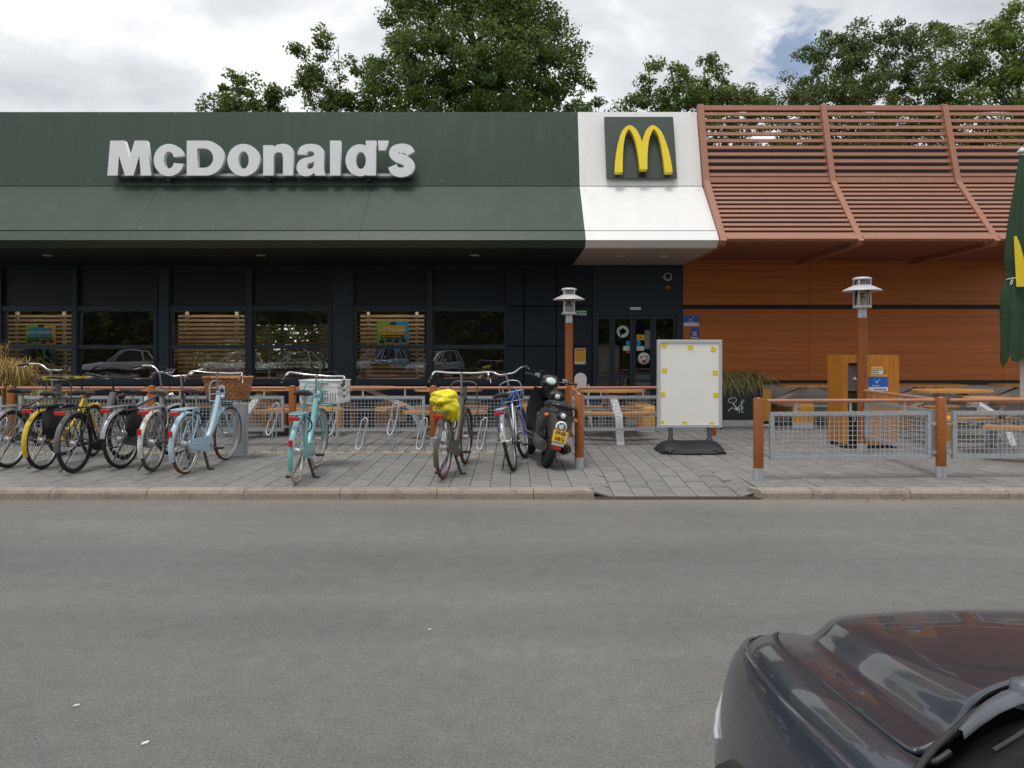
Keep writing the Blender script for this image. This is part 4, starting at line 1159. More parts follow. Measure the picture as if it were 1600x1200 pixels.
    for s in (-.35, .35): cb.box(s - .24, s + .24, -2.75, -2.2, .4, .62, b=.06); cb.box(s - .23, s + .23, -2.85, -2.68, .55, 1.15, b=.06)
    cb.build('cabin', 'car_black_trim', car)
    # wipers
    for k, (p0, p1) in enumerate((((-.46, -.975, .862), (-.655, -1.125, .868)), ((.10, -.90, .862), (-.20, -.99, .872)))):
        v0, v1 = Vector(p0), Vector(p1)
        wm = MB()
        d = (v1 - v0)
        side = Vector((d.y, -d.x, 0)).normalized()
        prof_w = [(0, .015, .0), (.25, .016, .010), (.55, .012, .014), (.8, .008, .010), (1, .005, .004)]
        rowa = []
        for t_, wv, hh in prof_w:
            c = v0 + d * t_ + Vector((0, 0, hh))
            rowa.append([c - side * wv + Vector((0, 0, -.006)), c - side * wv * .6 + Vector((0, 0, .006)), c + side * wv * .6 + Vector((0, 0, .006)), c + side * wv + Vector((0, 0, -.006))])
        wm.grid(rowa); wm.lathe([(.0, .022), (.018, .02), (.02, -.02)], 12, tuple(v0))
        wi = wm.build('wiper', 'wiper_metal', car)
        MB().tube([v0 + d * .55 + Vector((.03, -.05, .010)), v0 + d * .8 + Vector((.03, -.05, .012)), v1 + Vector((.015, -.05, .006))], .004, 6).build('blade', 'car_black_trim', wi)
    # head lamps, grille side trim, sill strip
    for s in (-1, 1):
        hl = []
        for y, q0, q1 in ((-.05, 9.3, 11.3), (-.09, 9.3, 11.3), (-.13, 9.4, 11.3), (-.18, 9.6, 11.2), (-.22, 9.8, 11)):
            p = prof(y); row = []
            for k in range(7):
                q = q0 + (q1 - q0) * k / 6; i = min(int(q), len(p) - 2); c = p[i].lerp(p[i + 1], q - i)
                row.append((s * c.x * 1.003, c.y, c.z + .0035))
            hl.append(row)
        MB().grid(hl).build('headlight', 'headlamp', car)
        strip = [(s * (lerp_tab(WT, y) * 1.004 + .002), y, .50) for y in (-.12, -.2, -.3, -.4, -.44)]
        MB().tube(strip, .008, 6).build('bumper_strip', 'board_frame', car)
        mi = MB().ball((s * .97, -1.68, .955), (.095, .05, .065), 12, 8).build('mirror', paint, car)
        MB().ball((s * .85, -1.68, 1.0), .02, 6, 4).build('handle', paint, car)
    for yy in (-.78, -3.15):
        for s in (-1, 1):
            wl = MB().lathe([(.19, -.09), (.29, -.1), (.305, -.06), (.305, .06), (.29, .1), (.19, .09)], 28, (s * .765, yy, .305), axis='X').build('wheel', 'tyre_black', car)
            MB().lathe([(.03, .085), (.06, .06), (.13, .055), (.17, .085), (.195, .088)] if s > 0 else [(.03, -.085), (.06, -.06), (.13, -.055), (.17, -.085), (.195, -.088)], 28, (s * .765, yy, .305), axis='X').build('rim', 'alloy', wl)
            MB().lathe([(.325, -.2), (.325, .06)] if s > 0 else [(.325, -.06), (.325, .2)], 24, (s * .72, yy, .31), axis='X').build('arch_liner', 'car_black_trim', car)
    return car
car0 = build_car((1.31, 2.2, 0), 0, 'dark grey car nosing into the lower right corner, bonnet and wiper in view', 'car_paint')
def car_copy(loc, rotz, label, paint, s=(1, 1, 1)):
    c = copy_tree(car0); c.location = loc; c.rotation_euler = (0, 0, rotz); c.scale = s
    c['label'] = label; c['group'] = 'cars mirrored in the windows'
    for ch in c.children:
        if ch.name.split('.')[0] in ('body', 'bonnet', 'roof', 'mirror', 'handle'):
            ch.material_slots[0].link = 'OBJECT'; ch.material_slots[0].material = MATS[paint]
    return c
# cars parked across the road, seen only as mirror images in the glass (mirror plane at the facade)
def mir_x(u, y): return (u - 800) * (2 * WD - y) / F
car_copy((mir_x(120, -12), -12.5, 0), R(65), 'pale grey car across the road, mirrored in the second window from the left', 'car_silver', (1, 1, 1.05))
car_copy((mir_x(395, -12), -12.0, 0), R(50), 'silver car across the road, mirrored in the window behind the white crate', 'car_silver')
car_copy((mir_x(545, -11), -11.0, 0), R(40), 'blue grey car across the road, mirrored below the poster with amber banner', 'car_bluegrey', (1, 1, 1.2))
car_copy((mir_x(645, -11.5), -11.0, 0), R(35), 'pale blue grey car across the road, mirrored behind the yellow bag', 'car_bluegrey', (1, 1, 1.05))
car_copy((mir_x(300, -12), -12.0, 0), R(55), 'white car across the road, mirrored in the window behind the wicker basket', 'car_white')

# ================================================================== TERRACE FURNITURE
def fence_post(label, x, y, h=0.86, group='brown fence posts'):
    t = thing('fence_post', label, 'post', (x, y, G), group=group)
    MB().lathe([(.052, .13), (.052, h - .004), (.048, h)], 20).build('tube', 'brown_paint', t)
    MB().lathe([(.053, 0.0), (.053, .129)], 20).build('socket', 'galv', t)
    MB().lathe([(.02, h), (.02, h + .004), (.0, h + .005)], 10).build('cap', 'galv', t)
    return t
def fence_panel(label, p0, p1, group='mesh fence panels', end0=True, end1=True):
    p0, p1 = Vector(p0), Vector(p1); d = p1 - p0; L_ = d.length
    t = thing('mesh_fence', label, 'fence', (p0.x, p0.y, 0), math.atan2(d.y, d.x), group)
    e = .12; z0, z1 = .294, .800; f = .04
    x0, x1 = e, L_ - e
    fr = MB()
    fr.box(x0, x1, -.02, .02, z1 - f, z1); fr.box(x0, x1, -.02, .02, z0, z0 + f)
    fr.box(x0, x0 + f, -.02, .02, z0 + f, z1 - f); fr.box(x1 - f, x1, -.02, .02, z0 + f, z1 - f)
    fr.build('frame', 'galv', t)
    ms = MB(); s = .05; r = .0026
    n = int((x1 - x0 - 2 * f) / s); o = ((x1 - x0 - 2 * f) - n * s) / 2
    for k in range(n + 1):
        x = x0 + f + o + k * s
        ms.box(x - r, x + r, -r, r, z0 + f, z1 - f)
    nz = int((z1 - z0 - 2 * f) / s)
    for k in range(nz + 1):
        z = z0 + f + .013 + k * s
        if z < z1 - f: ms.box(x0 + f, x1 - f, r, 3 * r, z - r, z + r)
    ms.build('wire_mesh', 'galv_wire', t)
    MB().tube([(x0 - .03, 0, .915), (x1 + .03, 0, .915)], .020, 14).build('handrail', 'rail_paint', t)
    for k in (.16, .5, .84):
        x = x0 + (x1 - x0) * k
        box('rail_stay', 'galv', t, x - .012, x + .012, -.004, .004, z1, .895)
    for x, s_ in ((x0, -1), (x1, 1)):
        for z in (.36, .66):
            b = MB(); b.box(x - (.07 if s_ < 0 else 0), x + (0 if s_ < 0 else .07), -.006, .006, z - .012, z + .012)
            b.lathe([(.012, -.02), (.012, .02)], 8, (x + s_ * .025, 0, z), axis='Y'); b.build('bracket', 'galv', t)
    return t
YL = 10.55
pxs = [17, 237, 457, 677]
lx = [gx(u, YL) for u in pxs]
names = ['in front of the straw coloured grass', 'behind the white fendered bicycle', 'behind the white crate', 'behind the yellow bag']
for x, n in zip(lx, names): fence_post('brown tubular fence post ' + n, x, YL)
lx2 = [lx[0] - 2.03] + lx + [lx[3] + 2.0]
nm = ['at the far left edge of the photo', 'behind the yellow bicycle and the black e-bike', 'behind the pale blue bicycle with wicker basket', 'between the white crate and the yellow bag', 'behind the blue strapped bicycle and the scooter']
for a, b, n in zip(lx2, lx2[1:], nm): fence_panel('galvanised mesh fence panel with brown handrail ' + n, (a, YL), (b, YL))
xc = lx2[-1]
fence_post('brown tubular fence post in front of the scooter, foot on the paving', .776, 8.5)
fence_post('brown tubular corner post hidden behind the scooter', xc, YL)
fence_panel('galvanised mesh fence panel seen edge on behind the scooter', (.80, 8.52), (xc, YL))
xr = gx(1112, 10.75)
fence_panel('galvanised mesh fence panel between the scooter and the blank board', (xc, YL), (xr, 10.7))
fence_post('brown tubular fence post behind the base of the blank board', xr, 10.7)
R1, R2, L2 = (2.585, 7.72), (4.57, 7.84), (gx(1347, 9.83), 9.83)
fence_post('brown tubular fence post at the right side of the entrance', *R1)
fence_post('brown tubular fence post between the two front mesh panels', *R2)
fence_panel('galvanised mesh fence panel in front of the litter cabinet', R1, R2)
fence_panel('galvanised mesh fence panel turned back towards the lamp by the litter cabinet', (R2[0], R2[1] + .02), L2)
fence_panel('galvanised mesh fence panel at the right edge of the photo', R2, (R2[0] + 2.05, R2[1] + .1))

def lamp(label, x, y):
    t = thing('lamp_post', label, 'lamp', (x, y, G), group='terrace lamps')
    MB().lathe([(.062, .13), (.062, 1.80)], 22).build('pole', 'brown_paint', t)
    MB().lathe([(.063, 0), (.063, .129)], 22).build('socket', 'galv', t)
    MB().lathe([(.055, 1.80), (.055, 1.93)], 20).build('collar', 'lamp_grey', t)
    h = MB(); h.lathe([(.115, 1.93), (.118, 1.95), (.112, 1.965), (.0, 1.966)], 28); h.lathe([(.06, 1.93), (.115, 1.9305)], 28)
    for k in range(4):
        a = k * math.pi / 2 + math.pi / 4
        h.tube([(.108 * math.cos(a), .108 * math.sin(a), 1.94), (.108 * math.cos(a), .108 * math.sin(a), 2.31)], .011, 8)
    h.build('cage', 'lamp_grey', t)
    MB().lathe([(.105, 2.235), (.15, 2.215), (.235, 2.172), (.252, 2.158), (.25, 2.152), (.15, 2.198), (.09, 2.215)], 40).build('hat', 'lamp_grey', t)
    MB().lathe([(.0, 2.345), (.08, 2.342), (.115, 2.33), (.122, 2.315), (.118, 2.305), (.0, 2.303)], 32).build('cap', 'lamp_grey', t)
    g_ = MB().lathe([(.082, 1.968), (.082, 2.302)], 28).build('lantern_glass', 'lamp_glass', t)
    c = MB(); c.lathe([(.070, 1.968), (.070, 2.06), (.03, 2.07), (.0, 2.07)], 20); c.lathe([(.07, 2.22), (.07, 2.30)], 20); c.lathe([(.068, 2.085), (.071, 2.09), (.068, 2.095)], 20)
    c.build('burner', 'lamp_core', t)
    return t
lamp('brown lamp post with grey hat lantern beside the entrance, behind the scooter', gx(889, 11.5), 11.5)
lamp('brown lamp post with grey hat lantern in front of the litter cabinet', *L2)

# ---- bike racks
ORD = ['last', 'second', 'third', 'fourth', 'fifth', 'sixth', 'seventh', 'eighth', 'ninth', 'tenth', 'eleventh', 'twelfth', 'thirteenth', 'fourteenth', 'fifteenth', 'sixteenth', 'seventeenth']
def rack(x, y, high, idx):
    grp = 'bicycle racks'
    lab = ('tall' if high else 'low') + ' galvanised loop rack, ' + ('at' if idx == 0 else ORD[idx] + ' from') + ' the scooter end of the rack row'
    t = thing('bike_rack', lab, 'bike rack', (x, y, G), group=grp)
    zt, zm, zl = (.66, .42, .24) if high else (.46, .25, .045)
    s = .034
    b = MB()
    lean = .045
    b.tube([(s + .01, 0, 0), (s + .01, 0, zm)] + cr([(s + .01, 0, zm), (s + .035, .02, zt - .06), (s * .55 + .045, .03, zt - .012), (lean, .03, zt), (-s * .2 + .03, .03, zt - .012), (-s + .025, .02, zt - .06), (-s + .005, 0, zm)], 4)[1:], .0105, 8)
    b.build('hoop', 'galv', t)
    b2 = MB(); b2.tube([(-s + .03, 0, 0), (-s + .03, 0, zm + .02)], .0105, 8)
    b2.build('upright', 'galv', t)
    b3 = MB(); b3.tube(cr([(s + .005, -.012, zm + .02), (s - .02, -.06, zl + .06), (-.018, -.09, zl + .008), (-.03, -.095, zl), (-.045, -.09, zl + .012), (-s - .03, -.06, zl + .06), (-s - .005, -.012, zm + .02)], 4), .0105, 8)
    b3.build('wheel_clamp', 'galv', t)
    box('pad', 'sandy_pad', t, -.15, .15, -.10, .10, -.02, .0035)
    return t
k0 = 426
for k in range(-9, 9):
    u = k0 + 47 * k + (-2 if k % 2 else 0)
    if 0 < u < 770 and k <= 7: rack(gx(u, 9.83), 9.83, k % 2 == 0, 7 - k)

# ---- grey rack end post with vertical lettering
st = thing('rack_end_post', 'flat grey metal post with vertical lettering behind the pale blue front wheel', 'post', (gx(374.5, 9.6), 9.6, G))
box('upright', 'lamp_grey', st, -.085, .085, -.03, .03, .01, .68, b=.006)
box('foot_plate', 'lamp_grey', st, -.13, .14, -.07, .07, 0.0, .01)
box('side_channel', 'galv', st, .0855, .10, -.034, .034, .012, .66)
tx = ob('lettering', text_mesh('dundop', .05, 'grey_plastic', .0006), st, (-.02, -.032, .33)); tx.rotation_euler = (0, R(-90), 0)

# ---- picnic tables
def oval(rx, ry, n=28, p=2.5):
    return [(math.copysign(abs(math.cos(a)) ** (2 / p), math.cos(a)) * rx, math.copysign(abs(math.sin(a)) ** (2 / p), math.sin(a)) * ry) for a in [2 * math.pi * i / n for i in range(n)]]
def picnic(label, x, y, rot, rx=.55, ry=.38):
    t = thing('picnic_table', label, 'table', (x, y, G), rot, 'picnic tables on the terrace')
    MB().prism(oval(rx, ry), .715, .75, 'XY').build('tabletop', 'table_wood', t)
    for s in (-1, 1):
        n = 14; ro = []
        for i in range(n + 1):
            a = R(-38 + 76 * i / n)
            ro.append((1.05 * math.sin(a), s * (1.05 * math.cos(a) - .25)))
        inn = [(p * .76 / 1.0, q - s * .27 * 1) for p, q in ro]
        inn = [(.80 * math.sin(R(-40 + 80 * i / n)), s * (.80 * math.cos(R(-40 + 80 * i / n)) - .25)) for i in range(n + 1)]
        MB().prism(ro + inn[::-1], .40, .435, 'XY').build('bench', 'table_wood', t)
        MB().prism([(a * .97, b - s * .03) for a, b in ro] + inn[::-1], .375, .399, 'XY').build('bench_frame', 'steel_sheet', t)
        g_ = MB()
        g_.prism([(s * .10, .714), (s * .20, .714), (s * .95, .39), (s * 1.12, 0.003), (s * 1.02, 0.003), (s * .86, .36), (s * .1, .68)], -.055, .055, 'YZ')
        g_.build('leg', 'steel_sheet', t)
    box('stretcher', 'steel_sheet', t, -.04, .04, -.7, .7, .34, .374)
    return t
picnic('oval wooden picnic table behind the mesh panel between scooter and blank board', gx(953, 11.8), 11.75, 0)
picnic('oval wooden picnic table behind the post beside the yellow bag', gx(701, 11.95), 11.95, 0)
picnic('oval wooden picnic table end on behind the white crate and racks', gx(562, 12.6), 12.6, R(90), .5, .6)
picnic('oval wooden picnic table behind the fence left of the white crate', gx(415, 12.2), 12.2, 0, .7, .4)
picnic('oval wooden picnic table behind the wicker basket', gx(250, 12.2), 12.2, 0, .75, .4)
picnic('oval wooden picnic table behind the yellow bicycle', gx(85, 12.2), 12.2, 0, .8, .4)
picnic('oval wooden picnic table against the wood wall left of the litter cabinet', gx(1272, 13.5), 13.5, R(90), .4, .68)
picnic('oval wooden picnic table against the wood wall right of the litter cabinet', gx(1452, 13.5), 13.5, R(90), .4, .62)
picnic('oval wooden picnic table against the wood wall behind the green parasol', gx(1610, 13.5), 13.5, R(90), .4, .7)
picnic('oval wooden picnic table beyond the post between the two front mesh panels', gx(1487, 11.6), 11.6, R(12), .62, .4)
picnic('oval wooden picnic table nearest the right edge behind the mesh panel', gx(1600, 9.45), 9.5, R(-14), .66, .4)
def bench(label, x, y, rot, L_=1.2, W_=.40):
    t = thing('bench', label, 'bench', (x, y, G), rot, 'bent plywood benches on the terrace')
    h = .44; th = .045; r = .07
    def path(off):
        q = [(-L_ / 2 + off, .10)]
        for i in range(7):
            a = R(180 - 15 * i); q.append((-L_ / 2 + r + (r - off) * math.cos(a), h - r + (r - off) * math.sin(a)))
        for i in range(7):
            a = R(90 - 15 * i); q.append((L_ / 2 - r + (r - off) * math.cos(a), h - r + (r - off) * math.sin(a)))
        q.append((L_ / 2 - off, .10))
        return q
    sh = MB(); o_, i_ = path(0), path(th)
    sh.grid([[(a, -W_ / 2, b) for a, b in o_], [(a, W_ / 2, b) for a, b in o_]]); sh.grid([[(a, -W_ / 2, b) for a, b in i_], [(a, W_ / 2, b) for a, b in i_]])
    for y_ in (-W_ / 2, W_ / 2): sh.grid([[(a, y_, b) for a, b in o_], [(a, y_, b) for a, b in i_]], smooth=False)
    for e in (0, -1): sh.add([(o_[e][0], -W_ / 2, .1), (i_[e][0], -W_ / 2, .1), (i_[e][0], W_ / 2, .1), (o_[e][0], W_ / 2, .1)], [(0, 1, 2, 3)])
    sh.build('seat_sheet', 'bench_wood', t)
    for s in (-1, 1):
        box('foot', 'steel_sheet', t, s * (L_ / 2 - .024) - .022, s * (L_ / 2 - .024) + .022, -W_ / 2 + .005, W_ / 2 - .005, 0.003, .099)
    return t
bench('orange plywood bench end on behind the racks left of the yellow bag', gx(604, 13.0), 13.5, R(90))
bench('orange plywood bench end on beside the grey rack end post', gx(393, 13.0), 13.5, R(90), W_=.44)
bench('orange plywood bench end on behind the scooter', gx(829, 13.0), 13.5, R(90), W_=.38)
bench('orange plywood bench end on behind the front panel left of the litter cabinet', gx(1252, 13.0), 13.5, R(90), W_=.37)
bench('orange plywood bench in profile behind the white crate, nearer one', gx(533, 11.9) - .6, 11.9, 0)
bench('orange plywood bench in profile behind the white crate, farther one', gx(555, 12.9) - .6, 12.9, 0)
bench('orange plywood bench beside the post between the two front mesh panels', gx(1472, 10.4), 10.9, R(84), W_=.36)
bench('orange plywood bench low behind the mesh panel left of the blank board', gx(1008, 12.4), 12.9, R(90), W_=.3)

# ---- litter cabinet
bn = thing('litter_bin', 'tall wooden litter cabinet with grey flap beside the lamp', 'litter bin', (gx(1361, 10.25), 10.25, G), R(-2))
W2, H_ = .385, 1.30
c = MB()
c.box(-W2, -W2 + .07, 0, .55, .06, H_); c.box(-W2 + .24, W2, 0, .55, .06, H_); c.box(-W2 + .07, -W2 + .24, 0, .55, H_ - .11, H_); c.box(-W2 + .07, -W2 + .24, .15, .55, .06, H_ - .11)
c.build('cabinet', 'bin_wood', bn)
fl = MB().box(-W2 + .075, -W2 + .235, .03, .05, H_ - .50, H_ - .14, Matrix.Rotation(R(-3), 4, 'X')).build('flap', 'flap_grey', bn)
MB().prism([(-W2 + .135, H_ - .34), (-W2 + .165, H_ - .30), (-W2 + .195, H_ - .34)], .0, .004, 'XZ').build('flap_mark', 'print_white', fl)
lowd = box('lower_door', 'bin_dark', bn, -W2 + .075, -W2 + .235, .05, .07, .10, H_ - .53)
box('plinth', 'black_gap', bn, -W2 + .03, W2 - .03, .02, .52, 0.0, .059)
MB().tube([(-W2 + .16, .04, .52), (-W2 + .15, .0, .46), (-W2 + .17, -.01, .40), (-W2 + .14, 0, .36), (-W2 + .18, .02, .42)], .006, 6).build('chain', 'chrome', bn)
def bdecal(m, x0, x1, z0, z1, y=-.004): return box('print', m, bn, x0, x1, y, y + .003, z0, z1)
sx0 = gx(1357, 10.25) - gx(1361, 10.25); zt_ = gzv(588, 10.25) - G
bdecal('print_blue', sx0, sx0 + .265, zt_ - .21, zt_); bdecal('print_white', sx0, sx0 + .265, zt_ - .205, zt_ - .15, -.006); bdecal('print_amber', sx0, sx0 + .265, zt_ - .005, zt_ + .025, -.006)
tick(bn, sx0 + .125, zt_ - .07, .035, -.007); dashes(bn, 'print_white', sx0 + .05, sx0 + .18, zt_ - .135, .014, -.007)
for k in range(5): bdecal(('print_red', 'print_blue', 'print_dark', 'print_blue', 'print_dark')[k], sx0 + .08 + k * .033, sx0 + .10 + k * .033, zt_ - .19, zt_ - .17, -.009)
bdecal('print_white', sx0 + .04, sx0 + .195, zt_ + .03, zt_ + .13); bdecal('print_amber', sx0 + .045, sx0 + .19, zt_ + .095, zt_ + .125, -.006)
dashes(bn, 'print_dark', sx0 + .05, sx0 + .18, zt_ + .075, .012, -.008); dashes(bn, 'print_dark', sx0 + .05, sx0 + .15, zt_ + .045, .014, -.008)

# ---- blank swing board
sb = thing('swing_board', 'blank cream pavement board with yellow tape squares on a black base', 'sign', (gx(1077, 9.9), 9.9, G), 0)
bw2, zb0, zb1 = .435, gzv(668, 9.9) - G, gzv(531, 9.9) - G
fr = MB(); f = .045
fr.box(-bw2, bw2, -.03, .03, zb1 - f, zb1); fr.box(-bw2, bw2, -.03, .03, zb0, zb0 + f)
fr.box(-bw2, -bw2 + f, -.03, .03, zb0 + f, zb1 - f); fr.box(bw2 - f, bw2, -.03, .03, zb0 + f, zb1 - f)
bevel(fr.build('frame', 'board_frame', sb), .006)
box('board', 'board_white', sb, -bw2 + f, bw2 - f, -.018, .018, zb0 + f, zb1 - f)
box('back_edge', 'black_plastic', sb, bw2 - .01, bw2 + .012, .031, .045, zb0 - .03, zb1 - .01)
def bxz(zx, zy): return ((zx / 4.444 + 860) - 1077) * 9.9 / F, gzv(430 + zy / 4.444, 9.9) - G
rt = random.Random(4)
for zx, zy, a in ((789, 488, 35), (970, 502, 5), (1130, 516, 20), (790, 662, 4), (1142, 677, 10), (776, 827, -12), (1146, 832, 4), (768, 1023, 8), (928, 1030, 10), (1118, 1035, 3)):
    px_, pz_ = bxz(zx, zy)
    o = box('tape', 'tape_yellow', sb, -.034, .034, -.0215, -.019, -.031, .031); o.location = (px_, 0, pz_); o.rotation_euler = (0, R(a), 0)
bs = MB()
nn = 24
rows = []
for k in range(9):
    t_ = k / 8; y_ = -.30 + .60 * t_
    row = []
    hgt = .05 + .10 * math.sin(math.pi * t_)
    for i in range(nn + 1):
        x_ = -.43 + .86 * i / nn
        ed = (1 - abs(x_ / .43) ** 6)
        dip = 1 - .28 * math.exp(-((x_) / .2) ** 2) * (1 if abs(t_ - .5) > .2 else .2)
        row.append((x_, y_ * (1 - .12 * abs(x_ / .43) ** 3), .012 + hgt * max(0, ed) ** .5 * dip))
    rows.append(row)
bs.grid(rows); bs.grid([rows[0], [(p[0], p[1] + .005, 0.004) for p in rows[0]]]); bs.grid([rows[-1], [(p[0], p[1] - .005, 0.004) for p in rows[-1]]])
bs.grid([[r[0] for r in rows], [(r[0][0], r[0][1], .004) for r in rows]]); bs.grid([[r[-1] for r in rows], [(r[-1][0], r[-1][1], .004) for r in rows]])
bs.build('base', 'black_plastic', sb)
# front arch recess of the moulded base
MB().prism([(-.30, .02)] + [(.30 * math.cos(R(180 - 10 * i)) , .02 + .055 * math.sin(R(10 * i))) for i in range(19)], -.312, -.298, 'XZ').build('base_arch', 'grey_plastic', sb)
for x in (-.25, .27):
    MB().tube([(x, 0, .10), (x, 0, zb0 + .002)], .03, 12).build('spring_leg', 'grey_plastic', sb)
    MB().lathe([(.06, .10), (.045, .16), (.03, .18)], 14, (x, 0, 0)).build('leg_boot', 'black_plastic', sb)
for x in (-.32, .33):
    MB().lathe([(.0, -.03), (.028, -.03), (.028, .03), (0, .03)], 12, (x, -.27, .03), axis='X').build('wheel', 'black_plastic', sb)

# ---- planters
def blades(cx0, cx1, cy0, cy1, z, n, hlo, hhi, seed, m, spread=.5, wv=.006, droop=.5):
    r = random.Random(seed); b = MB()
    for _ in range(n):
        x, y = r.uniform(cx0, cx1), r.uniform(cy0, cy1); h = r.uniform(hlo, hhi)
        a = r.uniform(0, 6.283); s = r.uniform(.1, spread) * h
        dx, dy = math.cos(a) * s, math.sin(a) * s
        w_ = wv * r.uniform(.6, 1.3); nx, ny = -math.sin(a) * w_, math.cos(a) * w_
        P = [(0, 0), (.35 * .5, .45), (.6, .8), (1.0, 1.0 - droop * r.uniform(.1, .6)), (1.4, 1.0 - droop * r.uniform(.4, 1.2))]
        vs = []
        for k, (q, zz_) in enumerate(P):
            f = 1 - k / 4.6
            vs += [(x + dx * q + nx * f, y + dy * q + ny * f, z + h * zz_), (x + dx * q - nx * f, y + dy * q - ny * f, z + h * zz_)]
        b.add(vs, [(2 * k, 2 * k + 1, 2 * k + 3, 2 * k + 2) for k in range(4)], True)
    return b
pd = 13.25
pn = thing('planter', 'dark green planter box with line drawing and tufted grass beside the blank board', 'planter', (gx(1142, pd), pd, G))
pw0, pw1 = gx(1090, pd) - gx(1142, pd), gx(1191, pd) - gx(1142, pd)
zp = gzv(608, pd) - G
bx_ = MB(); bx_.box(pw0, pw1, 0, .5, .12, zp); bx_.build('trough', 'planter_green', pn)
box('soil', 'bin_dark', pn, pw0 + .02, pw1 - .02, .02, .48, zp, zp + .01)
for k, (a, b) in enumerate(((pw0 + .02, pw0 + .45), (pw0 + .455, pw0 + .86), (pw0 + .865, pw1 - .01))): box('base_block', 'steel_sheet', pn, a, b, .01, .48, 0.0, .119)
box('end_board', 'bench_wood', pn, pw1 + .002, pw1 + .15, -.02, .52, .10, zp + .0)
def line(pts, r=.006, closed=False):
    MB().tube([(p[0], -.004, p[1]) for p in pts], r, 5, closed=closed).build('drawing', 'print_white', pn)
def dz(zx, zy): return (zx / 10 + 1120 - 1142) * pd / F, gzv(560 + zy / 10, pd) - G
line([dz(*p) for p in ((175, 665), (185, 635), (215, 628), (245, 620), (275, 612), (303, 625), (305, 660), (280, 690), (245, 700), (205, 690))], .007, True)
line([dz(*p) for p in ((250, 700), (275, 740), (300, 765))], .012)
line([dz(*p) for p in ((300, 775), (330, 770), (355, 740), (385, 725))], .008)
line([dz(*p) for p in ((180, 825), (205, 790), (240, 770), (275, 790), (300, 800))], .007)
line([dz(*p) for p in ((360, 770), (350, 840), (345, 855)) ], .008); line([dz(*p) for p in ((385, 740), (390, 840), (415, 848))], .008)
line([dz(*p) for p in ((400, 740), (408, 790))], .006); line([dz(*p) for p in ((380, 720), (385, 670), (400, 645), (428, 655), (410, 690), (385, 715))], .006)
MB().prism([dz(*p) for p in ((290, 775), (340, 775), (338, 815), (292, 812))], -.006, -.001, 'XZ').build('drawing', 'print_white', pn)
gb = blades(pw0 + .06, pw1 + .02, .08, .42, zp, 1300, .16, .40, 31, 'grass_blade', 1.7, .009, 1.3).build('grass_tuft', 'grass_blade', pn)
pn2 = thing('planter', 'low trough of straw coloured feathery grass at the left edge behind the fence', 'planter', (gx(0, 11.4), 11.4, G))
box('trough', 'planter_green', pn2, -.7, .55, -.25, .25, 0.003, .55)
blades(-.6, .4, -.22, .22, .55, 1500, .35, .80, 32, 'straw_blade', .55, .009, .45).build('grass_tuft', 'straw_blade', pn2)
blades(-.25, .0, -.1, .1, .6, 130, .7, 1.0, 33, 'straw_blade', .2, .009, .2).build('grass_plume', 'straw_blade', pn2)
blades(.25, .9, -.22, .22, .50, 420, .15, .38, 34, 'grass_blade', .6, .006, .5).build('grass_tuft', 'grass_blade', pn2)

# ---- white high chair by the lamp
hc = thing('high_chair', 'white plastic child high chair behind the lamp post beside the door', 'chair', (gx(907, 13.2), 13.2, G))
bk = [(-.105, .62), (-.11, .85)] + [(.11 * math.cos(R(180 - 15 * i)), .86 + .11 * math.sin(R(15 * i))) for i in range(13)] + [(.11, .85), (.105, .62)]
MB().prism(bk, -.02, .0, 'XZ').build('backrest', 'white_plastic', hc)
box('seat', 'white_plastic', hc, -.14, .15, -.02, .30, .52, .56, b=.012)
for s in (-1, 1): box('side', 'white_plastic', hc, s * .135 - .015 + .01, s * .135 + .015 + .01, -.02, .26, .50, .76, b=.01)
for a, b in ((-1, -1), (1, -1), (-1, 1), (1, 1)): MB().tube([(a * .13, .13 + b * .12, .53), (a * .2, .13 + b * .2, .003)], .016, 8).build('leg', 'white_plastic', hc)

# ---- closed green parasol on the right
ud = 9.6
um = thing('parasol', 'closed dark green parasol with yellow emblem tied round its pole', 'parasol', (gx(1597, ud), ud, G))
um.scale = (.76, .76, 1)
zt2, zb2 = gzv(240, ud) - G, gzv(571, ud) - G
MB().tube([(0, 0, 0.003), (0, 0, zt2 + .03)], .034, 14).build('pole', 'lamp_grey', um)
rowsu = []
NU = 48; NV = 22
for k in range(NV + 1):
    t_ = k / NV; z = zt2 - (zt2 - zb2 - .1) * t_
    prof_r = .03 + .25 * min(1, t_ * 1.6) ** .8 - .10 * math.exp(-((t_ - .60) / .05) ** 2) + (.05 * (t_ - .62) if t_ > .62 else 0)
    row = []
    for i in range(NU + 1):
        a = 2 * math.pi * i / NU
        fold = .035 * math.cos(8 * a + 1.0 + t_ * 1.2) + .018 * math.cos(16 * a + 2 * t_ * 3) + .012 * math.sin(5 * a + t_ * 9)
        rr = max(.022, prof_r + fold * min(1, t_ * 2.2))
        zz_ = z - (.10 * (0.5 + .5 * math.cos(8 * a + .5)) * max(0, t_ - .75) / .25 + .05 * math.sin(3 * a) * max(0, t_ - .75) / .25)
        row.append((rr * math.cos(a), rr * math.sin(a) * .9, zz_))
    rowsu.append(row)
MB().grid(rowsu).build('canopy', 'umbrella_green', um)
fl_rows = []
for k in range(6):
    t_ = k / 5; row = []
    for i in range(NU + 1):
        a = 2 * math.pi * i / NU
        rr = .225 + .06 * t_ + .03 * math.cos(8 * a + 2) * (0.4 + t_) + .012 * math.cos(15 * a)
        row.append((rr * math.cos(a), rr * math.sin(a) * .9, (zb2 + (zt2 - zb2) * .40) - (zt2 - zb2) * .17 * t_ + .03 * math.sin(8 * a) * t_))
    fl_rows.append(row)
MB().grid(fl_rows).build('valance', 'umbrella_green', um)
zc_ = gzv(437, ud) - G
